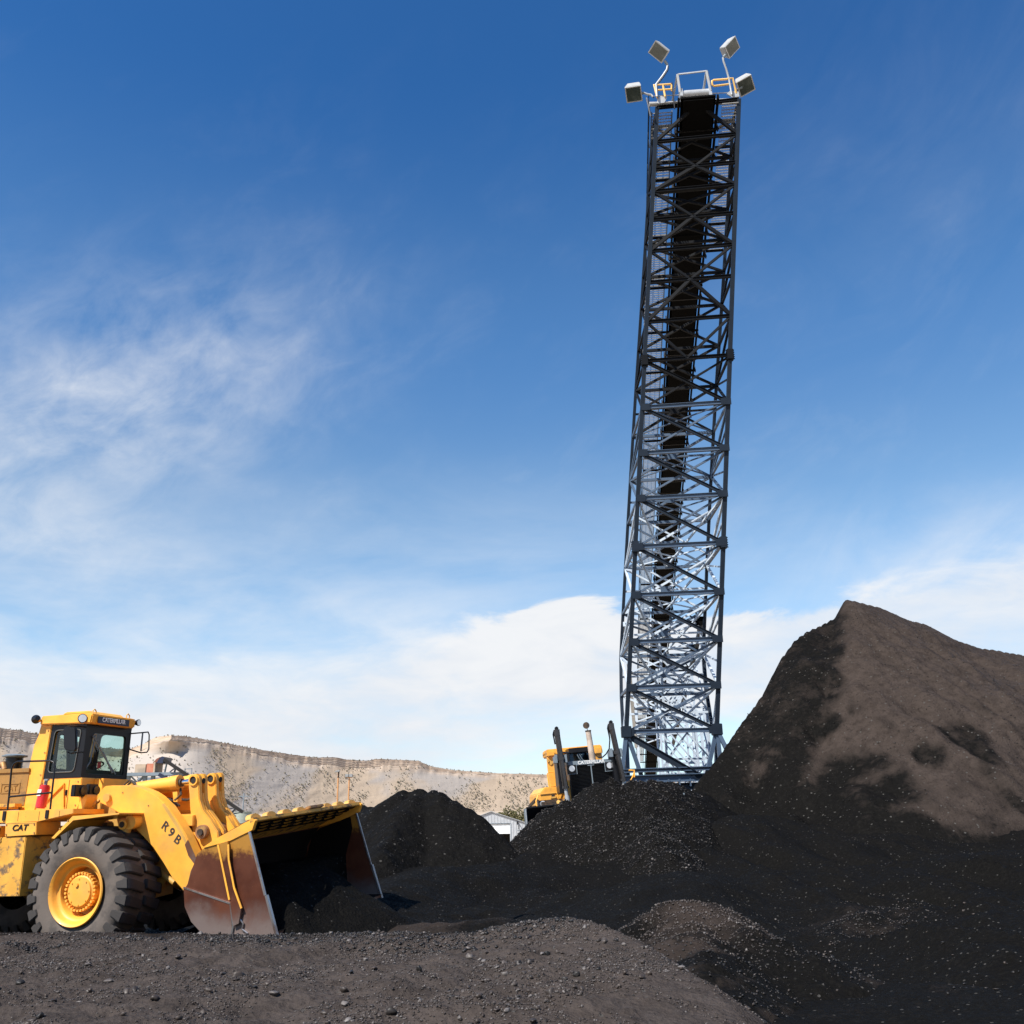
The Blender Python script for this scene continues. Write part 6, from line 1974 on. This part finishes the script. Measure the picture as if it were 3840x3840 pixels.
seg(tp(470, 2905), tp(700, 2902), .9, .22).build('platform_beam', 'greysteel', TC)
seg(tp(470, 2915) + V3(0, 2.5, 0), tp(720, 2915) + V3(0, 2.5, 0), .2, .2).build('platform_beam', 'greysteel', TC)
for px in (483, 545, 575, 618, 660):
    a = tp(px, 2908); MB().bar(a, (a.x, a.y, 0), .25, .25).build('platform_leg', 'greysteel', TC)
MB().bar(tp(490, 2910), tp(540, 2960), .12, .12).bar(tp(540, 2910), tp(495, 2960), .12, .12).build('leg_brace', 'greysteel', TC)
a, b = tp(507, 2866), tp(549, 2900)
MB().box(a.x, b.x, a.y, a.y + 1.5, b.z, a.z).build('tan_bin', 'tan', TC, bevel=.03)
a, b = tp(553, 2864), tp(580, 2900)
MB().box(a.x, b.x, a.y - .1, a.y + 1.5, b.z, a.z).build('rust_box', 'rustred', TC, bevel=.02)
MB().box(tp(580, 2860).x, tp(586, 2860).x, a.y - .2, a.y + 1.4, b.z, a.z + .1).build('corner_post', 'tan', TC)
pa, pb, pc = tp(567, 2862), tp(595, 2838), tp(610, 2840)
MB().hexa([tp(572, 2862), tp(585, 2864), tp(585, 2864) + V3(0, 1.5, 0), tp(572, 2862) + V3(0, 1.5, 0), tp(587, 2845), tp(600, 2839), tp(600, 2839) + V3(0, 1.5, 0), tp(587, 2845) + V3(0, 1.5, 0)]).build('rust_hood', 'rust_faded', TC)
MB().prism([(tp(588, 2862).x, tp(588, 2862).z), (tp(612, 2862).x, tp(612, 2862).z), (tp(616, 2838).x, tp(616, 2838).z), (tp(606, 2836).x, tp(606, 2836).z), (tp(595, 2848).x, tp(595, 2848).z)], pa.y - .1, pa.y + 1.6).build('head_chute', 'navy', TC)
e0, e1 = tp(618, 2850), tp(910, 3045)
MB().bar(e0, e1, 1.4, .22).build('incline_roof', 'dark', TC)
e2, e3 = tp(600, 2905), tp(880, 3065)
MB().bar(e2, e3, 1.2, .25).build('incline_truss', 'navy', TC)
for k in range(9):
    p = e0.lerp(e1, k / 9 + .03); r_ = e2.lerp(e3, k / 9 + .05)
    MB().bar(p, r_, .10, .10).bar(r_, e0.lerp(e1, min(1, (k + 1) / 9 + .03)), .07, .07).build('truss_bar', 'greysteel', TC)
for k in range(5):
    p = e2.lerp(e3, (k + .5) / 5)
    MB().bar(p, (p.x, p.y, 0), .18, .18).build('trestle_leg', 'greysteel', TC)
a = tp(695, 2882)
MB().box(a.x - .05, a.x + .5, a.y, a.y + .05, a.z - .7, a.z - .65).box(a.x - .05, a.x, a.y, a.y + .05, a.z - .8, a.z).box(a.x + .45, a.x + .5, a.y, a.y + .05, a.z - .8, a.z).box(a.x - .05, a.x + .5, a.y, a.y + .05, a.z - .05, a.z).build('guard_rail', 'greysteel', TC)
q = Vector(at(912, 3047, 75)); tk_ = empty('storage_tank', (q.x, q.y, -1.0)); tag(tk_, 'low pale green cylindrical tank at the foot of the distant conveyor', 'tank')
MB().cyl((0, 0, 0), (0, 0, q.z + 1.0), .66, 28).cyl((0, 0, q.z + 1.0), (0, 0, q.z + 1.06), .69, 28).build('tank_body', mat('faded_green_paint', (0.32, 0.36, 0.31), .7, rust=(.3, .2, .13), rust_at=(.62, .75), rscale=1.2), tk_, 40)
